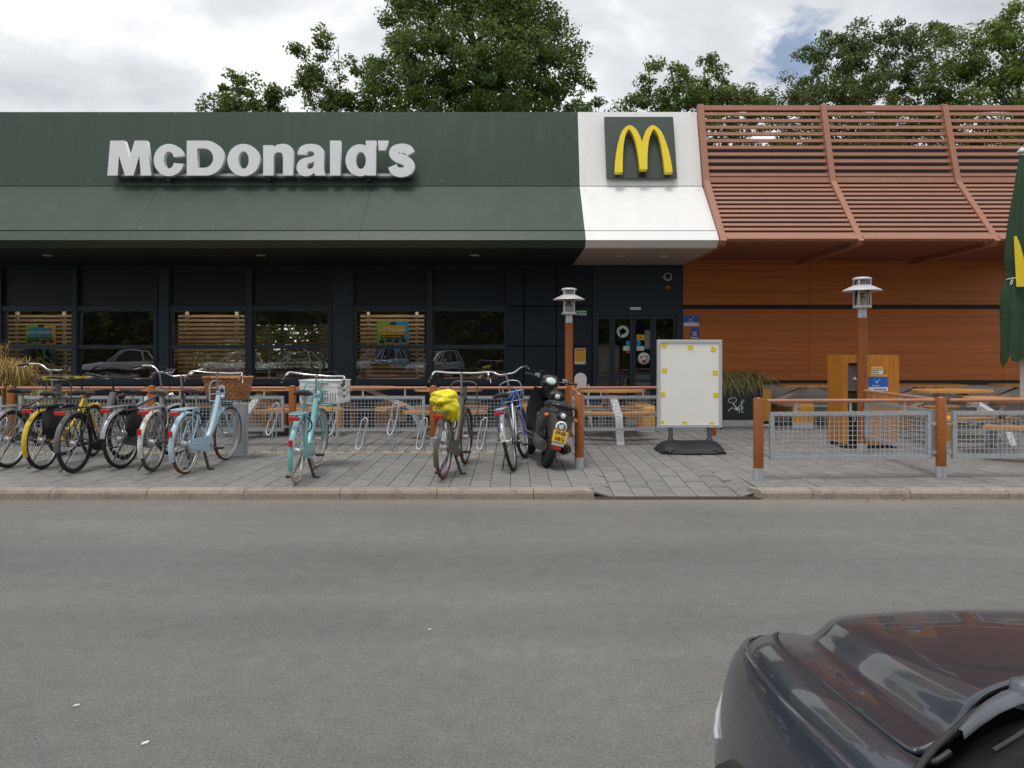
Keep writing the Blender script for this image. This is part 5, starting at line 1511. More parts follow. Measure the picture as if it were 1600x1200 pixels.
MB().tube([(.245 * math.cos(2 * math.pi * i / 24), .225 * math.sin(2 * math.pi * i / 24), zc_ + .015 * math.cos(2 * math.pi * i / 24 + 2)) for i in range(24)], .007, 6, closed=True).build('tie', 'print_white', um)
MB().tube(cr([(-.23, -.10, zc_ - .01), (-.27, -.13, zc_ - .02), (-.29, -.13, zc_ - .07), (-.26, -.13, zc_ - .06), (-.235, -.11, zc_ - .015)], 4), .006, 6).build('tie_end', 'print_white', um)
em = []
for k in range(9):
    t_ = k / 8; a = R(262 + 4 * t_); z = gzv(372 + 78 * t_, ud) - G
    rr = .335 - .03 * math.exp(-((t_ - .8) / .1) ** 2)
    w_ = .02 + .075 * t_ ** .7
    em.append([(.352 * math.cos(R(218 + 6 * t_ + 330 * w_ * q)), .325 * math.sin(R(218 + 6 * t_ + 330 * w_ * q)), z) for q in (0, .33, .66, 1)])
MB().grid(em).build('emblem', 'arch_yellow', um)
MB().lathe([(.0, zt2 + .09), (.03, zt2 + .075), (.075, zt2 + .03), (.08, zt2 + .01), (.03, zt2)], 16).build('finial', 'lamp_grey', um)
box('base_sleeve', 'white_plastic', um, -.05, .05, -.05, .05, 0.003, .26, b=.008)
box('base_plate', 'galv', um, -.4, .4, -.4, .4, 0.003, .03)

# ---- litter and leaves on the road
def scrap(label, u, v, m, w_, seed, cat='litter'):
    D = HC * F / (v - HOR); r = random.Random(seed)
    pts = [(math.cos(a) * w_ * r.uniform(.7, 1.1), math.sin(a) * w_ * .45 * r.uniform(.7, 1.1)) for a in [i * 6.283 / 9 for i in range(9)]]
    o = MB().prism(pts, 0.0, .006, 'XY').build('paper_scrap' if m == 'litter_white' else 'fallen_leaf', m)
    o.location = (gx(u, D), D, .002); o.rotation_euler = (0, 0, r.uniform(0, 1)); tag(o, label, cat)
scrap('white paper scrap on the asphalt at the lower left', 227, 1163, 'litter_white', .018, 1)
scrap('tiny white scrap in the middle of the asphalt', 671, 985, 'litter_white', .010, 2)
scrap('greyish flattened scrap on the asphalt at the left', 120, 1104, 'litter_white', .014, 3)
scrap('small brown leaf in the gutter below the right kerb', 1412, 782, 'leaf_brown', .03, 4, 'leaf')
scrap('pale brown leaf in the gutter right of the dropped kerb', 1356, 783, 'leaf_brown', .022, 5, 'leaf')
scrap('brown leaf curled in the gutter below the right mesh panel', 1385, 781, 'leaf_brown', .025, 6, 'leaf')

# ================================================================== BICYCLES
WR = .345
def torus(b, R_, r, n=44, m=8, c=(0, 0, 0), sx=1.0):
    vs, fs = [], []
    for i in range(n):
        a = 2 * math.pi * i / n
        for j in range(m):
            q = 2 * math.pi * j / m
            rr = R_ + r * math.cos(q)
            vs.append((c[0] + r * sx * math.sin(q), c[1] + rr * math.cos(a), c[2] + rr * math.sin(a)))
    for i in range(n):
        for j in range(m):
            fs.append((i * m + j, ((i + 1) % n) * m + j, ((i + 1) % n) * m + (j + 1) % m, i * m + (j + 1) % m))
    b.add(vs, fs, True); return b
def wheel(par, c, tyre, mtx=None, wall=None, rim='alloy', hub=.022, seed=0):
    I = mtx or Matrix.Identity(4)
    h = MB(); h.lathe([(.008, -.065), (.012, -.05), (hub + .012, -.038), (hub, -.03), (hub, .03), (hub + .012, .038), (.012, .05), (.008, .065)], 14, c, axis='X')
    n = 32; ph = seed * .37
    for k in range(n):
        a = ph + 2 * math.pi * k / n; s = 1 if k % 2 else -1; off = .55 * (1 if (k // 2) % 2 else -1)
        p0 = (c[0] + s * .035, c[1] + (hub + .01) * math.cos(a + off), c[2] + (hub + .01) * math.sin(a + off)); p1 = (c[0], c[1] + .30 * math.cos(a), c[2] + .30 * math.sin(a))
        h.tube([p0, p1], .0016, 4, caps=False)
    w_ = h.xf(I).build('wheel', 'spoke', par)
    torus(MB(), .323, .0215, c=c).xf(I).build('tyre', tyre, w_)
    torus(MB(), .300, .011, c=c, sx=1.2).xf(I).build('rim', rim, w_)
    if wall: 
        b = MB()
        for s in (-1, 1): torus(b, .313, .008, c=(c[0] + s * .0145, c[1], c[2]), m=6)
        b.xf(I).build('sidewall', wall, w_)
    return w_
def fender(par, c, a0, a1, m, mtx=None, R_=.366, hw=.030, name='fender'):
    rows = []
    n = 26
    for i in range(n + 1):
        a = R(a0 + (a1 - a0) * i / n); row = []
        for q in (-1, -.6, 0, .6, 1):
            rr = R_ + .012 * (1 - q * q) - (.012 if abs(q) == 1 else 0)
            row.append((c[0] + hw * q, c[1] + rr * math.cos(a), c[2] + rr * math.sin(a)))
        rows.append(row)
    b = MB().grid(rows)
    rin = [[(p[0] * .95 + c[0] * .05, c[1] + (p[1] - c[1]) * .988, c[2] + (p[2] - c[2]) * .988) for p in r] for r in rows]
    b.grid(rin)
    if mtx: b.xf(mtx)
    return b.build(name, m, par)
def box_on(b, c, s, rot=None):
    m = Matrix.Translation(c) @ (rot or Matrix.Identity(4)); b.box(-s[0], s[0], -s[1], s[1], -s[2], s[2], m, b=min(s) * .3); return b

def bicycle(label, u, v, head=0, lean=0, steer=0, frame='bike_black', fend=None, tyre='tyre_black', wall=None, rackm='bike_black', saddle='rubber', kind='step', bars='swept', barm='chrome', grips='rubber',
            carrier=None, case=None, stand='side', stand_side=-1, light_z=None, front_fend=True, rim='alloy', fend_ext=205, seed=0, light=True, saddle_z=.93, bar_z=1.10, ebike=False, reflector=None, flap=None):
    D = (HC - G) * F / (v - HOR)
    t = thing('bicycle', label, 'bicycle', (gx(u, D), D, G), R(-head), 'bicycles parked at the racks', R(lean)); t.scale = (.955, .955, .955)
    fend = fend or frame
    rw, fw = (0, 0, WR), (0, 1.10, WR)
    BBp = Vector((0, .47, .29)); st = Vector((0, .25, .74)); hb = Vector((0, .90, .67)); ht = Vector((0, .835, .90))
    ax = (ht - hb).normalized()
    SM = Matrix.Translation(hb) @ Matrix.Rotation(R(-steer), 4, ax) @ Matrix.Translation(-hb)
    wheel(t, rw, tyre, None, wall, rim, .034 if not ebike else .03, seed)
    wheel(t, fw, tyre, SM, wall, rim, .022 if not ebike else .03, seed + 1)
    f = MB(); r = .017
    f.tube([hb - ax * .02, ht + ax * .01], .022, 12)
    f.tube([BBp + Vector((0, -.01, -.01)), st], r, 10)
    f.lathe([(.028, -.045), (.028, .045)], 14, tuple(BBp), axis='X')
    if kind == 'step':
        f.tube(cr([hb + ax * .03, (0, .74, .44), (0, .62, .345), BBp], 6), .021, 10)
        f.tube(cr([hb + ax * .13, (0, .70, .58), (0, .54, .44), BBp.lerp(st, .30)], 6), .016, 10)
    elif kind == 'transport':
        f.tube(cr([ht - ax * .05, (0, .74, .62), (0, .62, .43), (0, .52, .33), BBp], 6), .031, 12)
        f.tube(cr([hb, (0, .76, .50), (0, .60, .36), BBp + Vector((0, 0, -.005))], 6), .022, 10)
    elif kind == 'men':
        f.tube([hb + ax * .04, BBp], .019, 10); f.tube([ht - ax * .03, st - Vector((0, 0, .03))], .017, 10)
    elif kind == 'ebike':
        f.tube(cr([ht - ax * .04, (0, .70, .62), (0, .56, .42), BBp], 6), .030, 12)
    for s in (-1, 1):
        f.tube([(s * .03, .44, .29), (s * .06, .30, .315), (s * .064, 0, WR)], .010, 8)
        f.tube([(s * .02, .26, .72), (s * .055, .14, .56), (s * .064, 0, WR)], .008, 8)
    f.build('frame', frame, t)
    fk = MB()
    for s in (-1, 1):
        fk.tube(cr([tuple(hb + Vector((s * .03, .01, -.02))), (s * .05, .945, .60), (s * .054, 1.0, .50), (s * .056, 1.10, WR)], 4), .012, 8)
    fk.tube([hb + Vector((-.05, .01, -.03)), hb + Vector((.05, .01, -.03))], .014, 8)
    fk.xf(SM).build('fork', frame, t)
    # saddle
    sp = MB().tube([st, (0, .225, saddle_z - .07)], .013, 10)
    for s in (-1, 1): sp.tube(cr([(s * .03, .12, saddle_z - .03), (s * .02, .20, saddle_z - .065), (s * .012, .34, saddle_z - .03)], 4), .005, 6)
    sp.build('seat_post', 'alloy', t)
    rows = []
    for k in range(13):
        q = k / 12; y = .08 + .30 * q
        wv = .100 * (1 - q) ** .75 * (1 if q > .06 else .80) + .020; h = .034 * (1 - .5 * q); zc = saddle_z + .012 * math.sin(q * 5.2 + .6) - .006
        row = []
        for j in range(13):
            a = 2 * math.pi * j / 12
            row.append((wv * math.cos(a), y, zc + h * math.sin(a) * (1 if math.sin(a) > 0 else .8) - .012 * (math.cos(a) ** 2)))
        rows.append(row)
    sd_ = MB().grid(rows)
    sd_.f.append(tuple(len(sd_.v) - 13 + j for j in range(12))); sd_.sm.append(True); sd_.f.append(tuple(range(12))); sd_.sm.append(True)
    sdo = sd_.build('saddle', saddle, t)
    # bars
    bt = ht + ax * .06; top = Vector((0, ht.y + ax.y * (bar_z - ht.z) + .01, bar_z))
    stem = MB().tube([ht, top + Vector((0, 0, -.01))], .012, 10); stem.tube([top + Vector((0, -.02, -.005)), top + Vector((0, .05, .0))], .014, 8)
    stem.xf(SM).build('stem', 'bike_black' if barm == 'bike_black' else 'alloy', t)
    cl = top + Vector((0, .05, 0))
    if bars == 'swept': P = [(0, 0, 0), (.09, .005, .0), (.16, .02, .035), (.23, -.0, .065), (.29, -.09, .062), (.315, -.21, .045)]
    elif bars == 'flat': P = [(0, 0, 0), (.15, .0, .0), (.27, -.015, .01), (.33, -.04, .01), (.345, -.10, -.03), (.35, -.17, -.075)]
    elif bars == 'mtb': P = [(0, 0, 0), (.15, .0, .0), (.25, -.02, .02), (.34, -.06, .035)]
    else: P = [(0, 0, 0), (.10, .02, .0), (.2, .01, .02), (.28, -.07, .03), (.32, -.18, .02)]
    hp = cr([cl + Vector((-x, y, z)) for x, y, z in P[::-1]] + [cl + Vector(p) for p in P[1:]], 4)
    hbar = MB().tube(hp, .0115, 10).xf(SM).build('handlebar', barm, t)
    for s in (-1, 1):
        g0, g1 = Vector(P[-1]), Vector(P[-1]).lerp(Vector(P[-2]), .92)
        sx = lambda p: cl + Vector((s * p.x, p.y, p.z))
        MB().tube([sx(g0) + (sx(g0) - sx(g1)).normalized() * .02, sx(g0.lerp(g1, .5)), sx(g1)], [.017, .0165, .018], 10).xf(SM).build('grip', grips, hbar)
        l0 = Vector(P[-2])
        MB().tube([sx(l0) + Vector((0, .01, -.012)), sx(l0.lerp(g0, .4)) + Vector((s * .025, .025, -.03)), sx(g0) + Vector((s * .03, .04, -.035))], [.009, .006, .004], 6).xf(SM).build('brake_lever', 'alloy', hbar)
    cab = MB()
    for s in (-1, 1): cab.tube(cr([cl + Vector((s * P[-2][0], P[-2][1] + .02, P[-2][2])), cl + Vector((s * .16, .10, .06)), cl + Vector((s * .03, .13, -.02)), hb + Vector((s * .01, .05, .05))], 5), .003, 5)
    cab.xf(SM).build('brake_cable', 'bike_black', t)
    MB().lathe([(.0, .045), (.035, .04), (.042, .01), (.02, -.04), (.0, -.045)], 14, (0, 0, 0), axis='Y').xf(SM @ Matrix.Translation(hb + Vector((0, .075, .16)))).build('head_lamp', 'chrome' if barm == 'chrome' else 'bike_black', t)
    # fenders, stays
    rf = fender(t, rw, 38, fend_ext, fend)
    stays = MB()
    for s in (-1, 1):
        stays.tube([(s * .066, 0, WR), (s * .036, -.345, WR + .09)], .0028, 5)
    stays.build('fender_stay', 'spoke', t)
    if front_fend:
        ff = fender(t, fw, -28, 130, fend, SM)
        s2 = MB()
        for s in (-1, 1): s2.tube([(s * .062, 1.10, WR), (s * .034, 1.10 + .34, WR - .02)], .0028, 5)
        s2.xf(SM).build('fender_stay', 'spoke', t)
    # rear rack
    if rackm:
        rk = MB(); zr = .755; w2 = .065
        rk.tube(cr([(-w2, .20, zr), (-w2, 0, zr), (-w2, -.22, zr), (-w2 * .6, -.27, zr), (w2 * .6, -.27, zr), (w2, -.22, zr), (w2, 0, zr), (w2, .20, zr)], 3), .007, 7)
        for x in (-.022, .022): rk.tube([(x, .2, zr), (x, -.27, zr)], .005, 6)
        for y in (.05, -.12): rk.tube([(-w2, y, zr), (w2, y, zr)], .006, 6)
        for s in (-1, 1):
            rk.tube([(s * w2, -.20, zr), (s * .068, -.01, WR + .02)], .006, 6); rk.tube([(s * w2, .02, zr), (s * .068, .0, WR + .02)], .006, 6)
        rk.build('rear_rack', rackm, t)
    if light:
        lz = light_z or .715
        box_on(MB(), (0, -.285, lz), (.055, .022, .021)).build('tail_light', 'red_lens', t)
    if reflector: box_on(MB(), (0, -.378, reflector), (.022, .010, .034)).build('reflector', 'red_lens', t)
    if flap:
        a = R(fend_ext - 3); MB().prism([(-.032, -.05), (.032, -.05), (.026, .06), (-.026, .06)], -.004, .004, 'XZ').xf(Matrix.Translation((0, (.372) * math.cos(a), WR + .372 * math.sin(a) - .02))).build('mud_flap', flap, t)
    # crank, case, stand
    crk = MB()
    for s, a in ((1, R(-25)), (-1, R(155))):
        crk.tube([(s * .06, BBp.y, BBp.z), (s * .075, BBp.y + .165 * math.cos(a), BBp.z + .165 * math.sin(a))], .010, 8)
    crk.tube([(-.062, BBp.y, BBp.z), (.062, BBp.y, BBp.z)], .012, 8)
    co = crk.build('crank', 'alloy', t)
    for s, a in ((1, R(-25)), (-1, R(155))):
        p = (s * .125, BBp.y + .165 * math.cos(a), BBp.z + .165 * math.sin(a))
        pb = MB(); pb.box(p[0] - .045, p[0] + .045, p[1] - .045, p[1] - .018, p[2] - .011, p[2] + .011, b=.004); pb.box(p[0] - .045, p[0] + .045, p[1] + .018, p[1] + .045, p[2] - .011, p[2] + .011, b=.004)
        pb.box(p[0] - .045, p[0] - .035, p[1] - .02, p[1] + .02, p[2] - .006, p[2] + .006); pb.tube([(s * .075, p[1], p[2]), p], .007, 6)
        pb.build('pedal', 'rubber', co)
    if case:
        pl_ = [(BBp.y + .11 * math.cos(a), BBp.z + .105 * math.sin(a)) for a in [R(-100 + 200 * i / 14) for i in range(15)]]
        pl_ += [(.055 * math.cos(a), WR + .055 * math.sin(a)) for a in [R(95 + 170 * i / 10) for i in range(11)]]
        o = MB().prism(pl_, .042, .068, 'YZ').build('chain_case', case, t); bevel(o, .006)
        MB().lathe([(.026, .068), (.022, .074), (.0, .075)], 12, (0, BBp.y, BBp.z), axis='X').build('crank_boss', 'alloy', t)
    else:
        ch = MB(); ch.lathe([(.088, .044), (.09, .047), (.088, .05), (.06, .05), (.06, .044)], 24, (0, BBp.y, BBp.z), axis='X')
        ch.tube([(.047, BBp.y, BBp.z + .088), (.047, 0, WR + .035)], .004, 4); ch.tube([(.047, BBp.y, BBp.z - .088), (.047, 0, WR - .035)], .004, 4); ch.lathe([(.036, .042), (.036, .052)], 14, rw, axis='X')
        ch.build('chain', 'bike_black', t)
    if stand == 'double':
        sd2 = MB()
        for s in (-1, 1): sd2.tube(cr([(s * .02, .40, .27), (s * .05, .37, .19), (s * .11, .33, .05), (s * .135, .32, .012), (s * .185, .32, .010)], 4), [.017] * 17, 8)
        sd2.build('kickstand', 'bike_black', t)
    elif stand == 'side':
        s = stand_side
        MB().tube([(s * .04, .08, .30), (s * .10, .05, .16), (s * .17 - 0.002 * lean, .02, .012 + math.sin(R(abs(lean))) * .1 * (0 if lean * s > 0 else 0)), (s * .195, .02, .012)], .008, 8).build('kickstand', 'bike_black', t)
    if carrier:
        c = MB(); y0, w2, zb, zt = .955, .165, .775, 1.035
        c.tube(cr([(-w2, y0, zb), (-w2, y0, zb + .10), (-w2, y0, zt - .06), (-w2 + .05, y0, zt), (0, y0, zt + .004), (w2 - .05, y0, zt), (w2, y0, zt - .06), (w2, y0, zb + .10), (w2, y0, zb)], 3), .009, 8)
        for z in (zb + .09, zb + .17): c.tube([(-w2, y0, z), (w2, y0, z)], .006, 6)
        c.tube(cr([(-w2, y0, zb), (-w2, y0 + .24, zb), (-w2 + .05, y0 + .29, zb), (w2 - .05, y0 + .29, zb), (w2, y0 + .24, zb), (w2, y0, zb)], 3), .009, 8)
        c.tube([(-w2, y0, zb), (w2, y0, zb)], .008, 8)
        for x in (-.08, 0, .08): c.tube([(x, y0, zb), (x, y0 + .285, zb)], .006, 6)
        for s in (-1, 1): c.tube(cr([(s * w2, y0 + .18, zb), (s * .13, y0 + .17, .62), (s * .075, 1.12, .42), (s * .07, 1.10, WR)], 4), .007, 6)
        c.build('front_carrier', carrier, t)
        box_on(MB(), (0, y0 - .012, .90), (.042, .006, .08)).build('carrier_plate', carrier, t)
    if ebike:
        bt_ = cr([ht - ax * .02 + Vector((0, -.01, 0)), (0, .715, .66), (0, .62, .50), (0, .54, .38)], 5)
        MB().tube(bt_, [.045] * len(bt_), 12).build('battery', 'bike_grey', t)
        MB().lathe([(.0, -.05), (.075, -.045), (.085, 0), (.075, .045), (0, .05)], 20, (0, .47, .28), axis='X').build('motor', 'bike_black', t)
        box_on(MB(), (.0, .64, .46), (.047, .018, .010)).build('badge', 'bike_teal', t)
    return t

b1 = bicycle('brown framed bicycle with silver rear rack and striped front board, leftmost of all', 14, 731, 0, 1, 8, frame='bike_brown', fend='bike_silver', rackm='bike_silver', saddle='fabric_black', kind='men', bars='swept', light_z=.70, seed=1, carrier='bike_grey', bar_z=1.17)
b2 = bicycle('bright yellow bicycle with yellow rear fender and black side bag', 67, 733, -1, 0, -5, frame='bike_yellow', fend='bike_yellow', rackm='bike_black', kind='step', bars='mtb', barm='bike_black', light_z=.72, seed=2, saddle_z=.90, bar_z=1.05)
b3 = bicycle('black electric bicycle with grey battery on its down tube', 117, 739, 0, 0, 8, frame='bike_black', fend='bike_grey', tyre='tyre_black', wall=None, rackm='bike_black', kind='ebike', bars='mtb', barm='bike_black', ebike=True, rim='bike_black', seed=3, bar_z=1.08, fend_ext=190)
b4 = bicycle('grey bicycle with silver rear rack and closed chain case, right of the electric one', 191, 731.7, 7, -1, 20, frame='bike_grey', fend='bike_silver', rackm='bike_silver', kind='men', bars='swept', case='bike_grey', seed=4, fend_ext=172, bar_z=1.14)
b5 = bicycle('brownish city bicycle with white rear fender and two red reflectors', 239, 736.5, -3, 1, -18, frame='bike_brown', fend='fender_white', tyre='tyre_dusty', rackm='bike_silver', saddle='bike_brown', kind='step', bars='swept', grips='grip_brown', reflector=.50, fend_ext=203, seed=5, rim='bike_silver', front_fend=True)
b6 = bicycle('pale blue transport bicycle with brown tyres and a wicker basket', 290, 740.5, 2, 1, 4, frame='bike_blue', fend='bike_blue', tyre='tyre_brown', wall='tyre_wall_white', rackm='bike_blue', saddle='leather_brown', kind='transport', bars='flat', grips='grip_brown', carrier='bike_blue', case='bike_blue', stand='double', reflector=.50, seed=6, fend_ext=206, saddle_z=.96, bar_z=1.14, rim='alloy')
b7 = bicycle('teal transport bicycle with cream tyres and a white crate', 463, 754.5, -4, 3, 5, frame='bike_teal', fend='bike_teal', tyre='tyre_cream', rackm='bike_teal', saddle='rubber', kind='transport', bars='flat', carrier='bike_teal', case='bike_teal', stand='double', reflector=.47, seed=7, fend_ext=207, saddle_z=.96, bar_z=1.13, rim='alloy')
b8 = bicycle('olive grey transport bicycle with brown tyres and a yellow bag on its rack', 693, 748, 9, 1, -2, frame='bike_olive', fend='bike_olive', tyre='tyre_brown', rackm='bike_olive', saddle='rubber', kind='transport', bars='flat', barm='lamp_core', carrier='bike_olive', case='bike_olive', stand='double', seed=8, fend_ext=207, saddle_z=.90, bar_z=1.15, rim='alloy')
b9 = bicycle('silver city bicycle with white fender leaning left beside the scooter', 803.6, 735.6, 8, -11, 6, frame='bike_silver', fend='bike_silver', tyre='tyre_black', rackm='bike_silver', saddle='rubber', kind='step', bars='swept', stand='side', seed=9, fend_ext=165, flap='fender_white', bar_z=1.14, saddle_z=.90)
# heel of the stand of the leaning bicycle is already on the paving; bolt-on details
def wpt(o, p):
    m = Matrix.Translation(o.location) @ o.rotation_euler.to_matrix().to_4x4() @ Matrix.Diagonal((*o.scale, 1)); return m @ Vector(p)
bpy.context.view_layer.update()
def badge(o, txt_, p, h=.03, m='print_dark', rot=(0, 0, 0)):
    q = ob('lettering', text_mesh(txt_, h, m, .0005), o, p); q.rotation_euler = rot; return q
# round mark on the two front carrier plates
for o, m_ in ((b6, 'print_dark'), (b7, 'print_white')):
    MB().lathe([(.016, 0), (.028, 0), (.028, .002), (.016, .002)], 18, (0, .934, .915), axis='Y').build('carrier_mark', m_, o)
# --- striped board on the front carrier of the leftmost bicycle
sbd = thing('striped_board', 'yellow and black striped board on the front carrier of the leftmost bicycle', 'board', tuple(wpt(b1, (.06, 1.0, 1.045))), -.05)
for k in range(7):
    box('stripe', 'bike_yellow' if k % 2 == 0 else 'bike_black', sbd, -.25 + k * .0715, -.25 + (k + 1) * .0715 - .0005, -.10, .16, .012, .032)
box('board', 'bike_yellow', sbd, -.25, .25, -.08, .15, -.014, .0115)
# --- wicker basket
def rrect(w, d, r, n=5):
    q = []
    for cx_, cy_, a0 in ((w - r, d - r, 0), (-w + r, d - r, 90), (-w + r, -d + r, 180), (w - r, -d + r, 270)):
        for i in range(n + 1):
            a = R(a0 + 90 * i / n); q.append((cx_ + r * math.cos(a), cy_ + r * math.sin(a)))
    o = []
    for i in range(len(q)):
        a, b = Vector(q[i]), Vector(q[(i + 1) % len(q)]); m = max(1, int((b - a).length / .018))
        for j in range(m): o.append(tuple(a.lerp(b, j / m)))
    return o
wb = thing('wicker_basket', 'brown wicker basket on the front carrier of the pale blue bicycle', 'basket', tuple(wpt(b6, (0, 1.135, .792))), R(-14))
wv = MB(); Hb = .25; nl = 13
for l in range(nl):
    z = .012 + Hb * l / (nl - 1); sc_ = .86 + .14 * l / (nl - 1)
    path = rrect(.235 * sc_, .175 * sc_, .035)
    pts = []
    for i, (x, y) in enumerate(path):
        o = .0055 * (1 if ((i // 2) + l) % 2 else -1); d = Vector((x, y)).normalized(); pts.append((x + d.x * o, y + d.y * o, z))
    wv.tube(pts, .0125 if l < nl - 1 else .011, 6, closed=True)
wv.build('weave', 'wicker', wb)
rim_p = rrect(.242, .182, .035); MB().tube([(x, y, Hb + .018 + .004 * math.sin(i * 1.3)) for i, (x, y) in enumerate(rim_p)], .016, 8, closed=True).build('rim', 'wicker', wb)
sk = MB()
for i, (x, y) in enumerate(rrect(.226, .166, .035)):
    if i % 4 == 0: sk.tube([(x * .86, y * .86, 0), (x, y, Hb)], .006, 5)
sk.build('stakes', 'wicker', wb)
MB().prism(rrect(.19, .138, .03), .0, .014, 'XY').build('floor', 'wicker', wb)
# --- white crate
wc = thing('plastic_crate', 'white slotted plastic crate on the front carrier of the teal bicycle', 'crate', tuple(wpt(b7, (.055, 1.16, .790))), R(-10))
cw, cd, chh = .235, .17, .255
cm = MB()
cm.box(-cw, cw, -cd, cd, 0.0, .02)
for s in (-1, 1):
    # long sides with vertical slots at the bottom, solid band on top
    cm.box(-cw, cw, s * cd - .006, s * cd + .006, .12, chh)
    for k in range(15):
        x = -cw + .016 + k * (2 * cw - .032) / 14; cm.box(x - .0095, x + .0095, s * cd - .006, s * cd + .006, .02, .1199)
    cm.box(s * cw - .006, s * cw + .006, -cd + .006, cd - .006, .02, .06); cm.box(s * cw - .006, s * cw + .006, -cd + .006, cd - .006, .09, .13); cm.box(s * cw - .006, s * cw + .006, -cd + .006, cd - .006, .16, .19); cm.box(s * cw - .006, s * cw + .006, -cd + .006, cd - .006, .225, chh)
    for y in (-cd + .03, -.07, .07, cd - .03): cm.box(s * cw - .006, s * cw + .006, y - .024, y + .024, .0601, .2249)
cm.build('body', 'crate_white', wc)
ri = MB(); ri.box(-cw - .014, cw + .014, -cd - .014, cd + .014, chh, chh + .012, b=.004); ri.box(-cw - .010, cw + .010, -cd - .010, cd + .010, .195, .203)
ri.build('lid', 'crate_white', wc)
box('inner_liner', 'crate_white', wc, -cw + .03, cw - .03, -cd + .03, cd - .03, .021, chh - .01)
# --- yellow rain bag
rb = thing('rain_bag', 'crumpled bright yellow plastic bag pulled over the rear of the olive bicycle', 'bag', tuple(wpt(b8, (.0, -.02, .775))), R(-6))
rr = random.Random(12)
def crumple(o_, n, m, rx, ry, rz, amp, seed, zmin=None):
    from mathutils import noise as mn
    rows = []
    for i in range(m + 1):
        th = math.pi * i / m; row = []
        for j in range(n + 1):
            a = 2 * math.pi * (j % n) / n
            d = Vector((math.sin(th) * math.cos(a), math.sin(th) * math.sin(a), math.cos(th)))
            k = 1 + amp * (mn.noise(d * 1.6 + Vector((seed, 0, 0)))) - amp * .55 * (1 - abs(mn.noise(d * 2.6 + Vector((0, seed, 0)))) * 2.2) ** 3 * .6
            p = Vector((d.x * rx * k, d.y * ry * k, d.z * rz * k)) + Vector(o_)
            if zmin is not None and p.z < zmin: p.z = zmin + (p.z - zmin) * .1
            row.append(tuple(p))
        rows.append(row)
    return MB().grid(rows)
b_ = crumple((-.005, .0, .12), 40, 26, .16, .20, .085, .30, 3.1); b_.build('hood', 'rain_yellow', rb)
crumple((.02, -.01, .03), 36, 22, .14, .15, .115, .34, 7.7).build('skirt', 'rain_yellow', rb)
crumple((.11, .02, -.05), 24, 14, .05, .08, .085, .7, 1.3).build('corner', 'rain_yellow', rb)
for k in range(9): box_on(MB(), (-.10 + .014 * k, -.158 + .003 * abs(k - 4), .02 + .022 * (k % 3)), (.006, .002, .009)).build('print', 'print_dark', rb)
# --- black side bag on the yellow bicycle and grey bag on the grey one
pb = thing('pannier_bag', 'black side bag hanging from the rack of the yellow bicycle', 'bag', tuple(wpt(b2, (.13, -.03, .42))), 0)
crumple((0, 0, .15), 28, 18, .065, .17, .19, .28, 4.4).build('pouch', 'fabric_black', pb); box_on(MB(), (-.01, 0, .33), (.055, .15, .012)).build('flap', 'fabric_black', pb)
pb = thing('pannier_bag', 'dark grey side bag under the silver rack of the grey bicycle', 'bag', tuple(wpt(b4, (.12, .05, .40))), R(-7))
crumple((0, 0, .14), 28, 18, .05, .14, .16, .22, 5.5).build('pouch', 'fabric_black', pb); box_on(MB(), (-.01, 0, .29), (.045, .12, .010)).build('flap', 'fabric_black', pb)
# --- blue strap tied over the rack and basket of the silver bicycle
bs = thing('blue_strap', 'blue webbing strap wound round the leaning silver bicycle', 'strap', tuple(wpt(b9, (0, .1, .5))), 0)
def bp(*pts): return [wpt(b9, p) - Vector(bs.location) for p in pts]
for pts in (((-.19, .70, .66), (-.13, .60, .78), (0, .50, .83), (.10, .55, .90), (.12, .60, .95)), ((-.19, .70, .66), (-.10, .55, .70), (.02, .40, .73), (.10, .5, .86)), ((.12, .60, .95), (.15, .50, .80), (.16, .40, .66), (.155, .38, .50), (.15, .36, .36)), ((-.19, .70, .66), (-.21, .70, .60), (-.215, .70, .45), (-.20, .72, .36))):
    MB().tube(cr(bp(*pts), 5), .009, 6).build('webbing', 'strap_blue', bs)
crumple(bp((-.18, .68, .66))[0], 14, 10, .035, .03, .08, .5, 2.0).build('knot', 'strap_blue', bs)
# wire basket of that bicycle with a dark jacket inside
wbk = MB()
for z, s in ((.70, .8), (.78, .9), (.90, 1.0)):
    wbk.tube([(x * s, .93 + y * s, z) for x, y in rrect(.16, .12, .05)], .005, 5, closed=True)
for i, (x, y) in enumerate(rrect(.16, .12, .05)):
    if i % 4 == 0: wbk.tube([(x * .8, .93 + y * .8, .70), (x, .93 + y, .90)], .003, 4)
wbk.tube(cr([(-.15, .93, .90), (-.13, .93, 1.01), (0, .93, 1.05), (.13, .93, 1.01), (.15, .93, .90)], 5), .006, 6)
wbk.build('wire_basket', 'spoke', b9)
jk = thing('dark_bundle', 'dark cloth bundle in the basket of the leaning silver bicycle', 'bundle', tuple(wpt(b9, (0, .93, .705))), R(-8), lean=R(-11))
crumple((0, 0, .10), 26, 16, .12, .09, .10, .4, 8.2).build('cloth', 'fabric_black', jk)
# chain locks
MB().tube(cr([(.07, -.1, .72), (.09, -.02, .62), (.08, .1, .5), (.06, .22, .52), (.05, .26, .66), (.02, .22, .76), (-.03, .15, .74)], 6), .011, 7).build('chain_lock', 'alloy', b5)
for o in (b6, b7, b8, b4): MB().tube([(.09 * math.cos(R(a)) , .20 + .02, .60 + .09 * math.sin(R(a))) for a in range(-60, 250, 15)], .009, 7).build('ring_lock', 'bike_black', o)
# white and red reflective dashes on the olive fender, frame lettering on the blue and teal ones
box_on(MB(), (0, -.382, .50), (.016, .004, .006)).build('fender_mark', 'print_white', b8)
box_on(MB(), (0, -.375, .60), (.012, .006, .006)).build('fender_mark', 'orange_lens', b6)

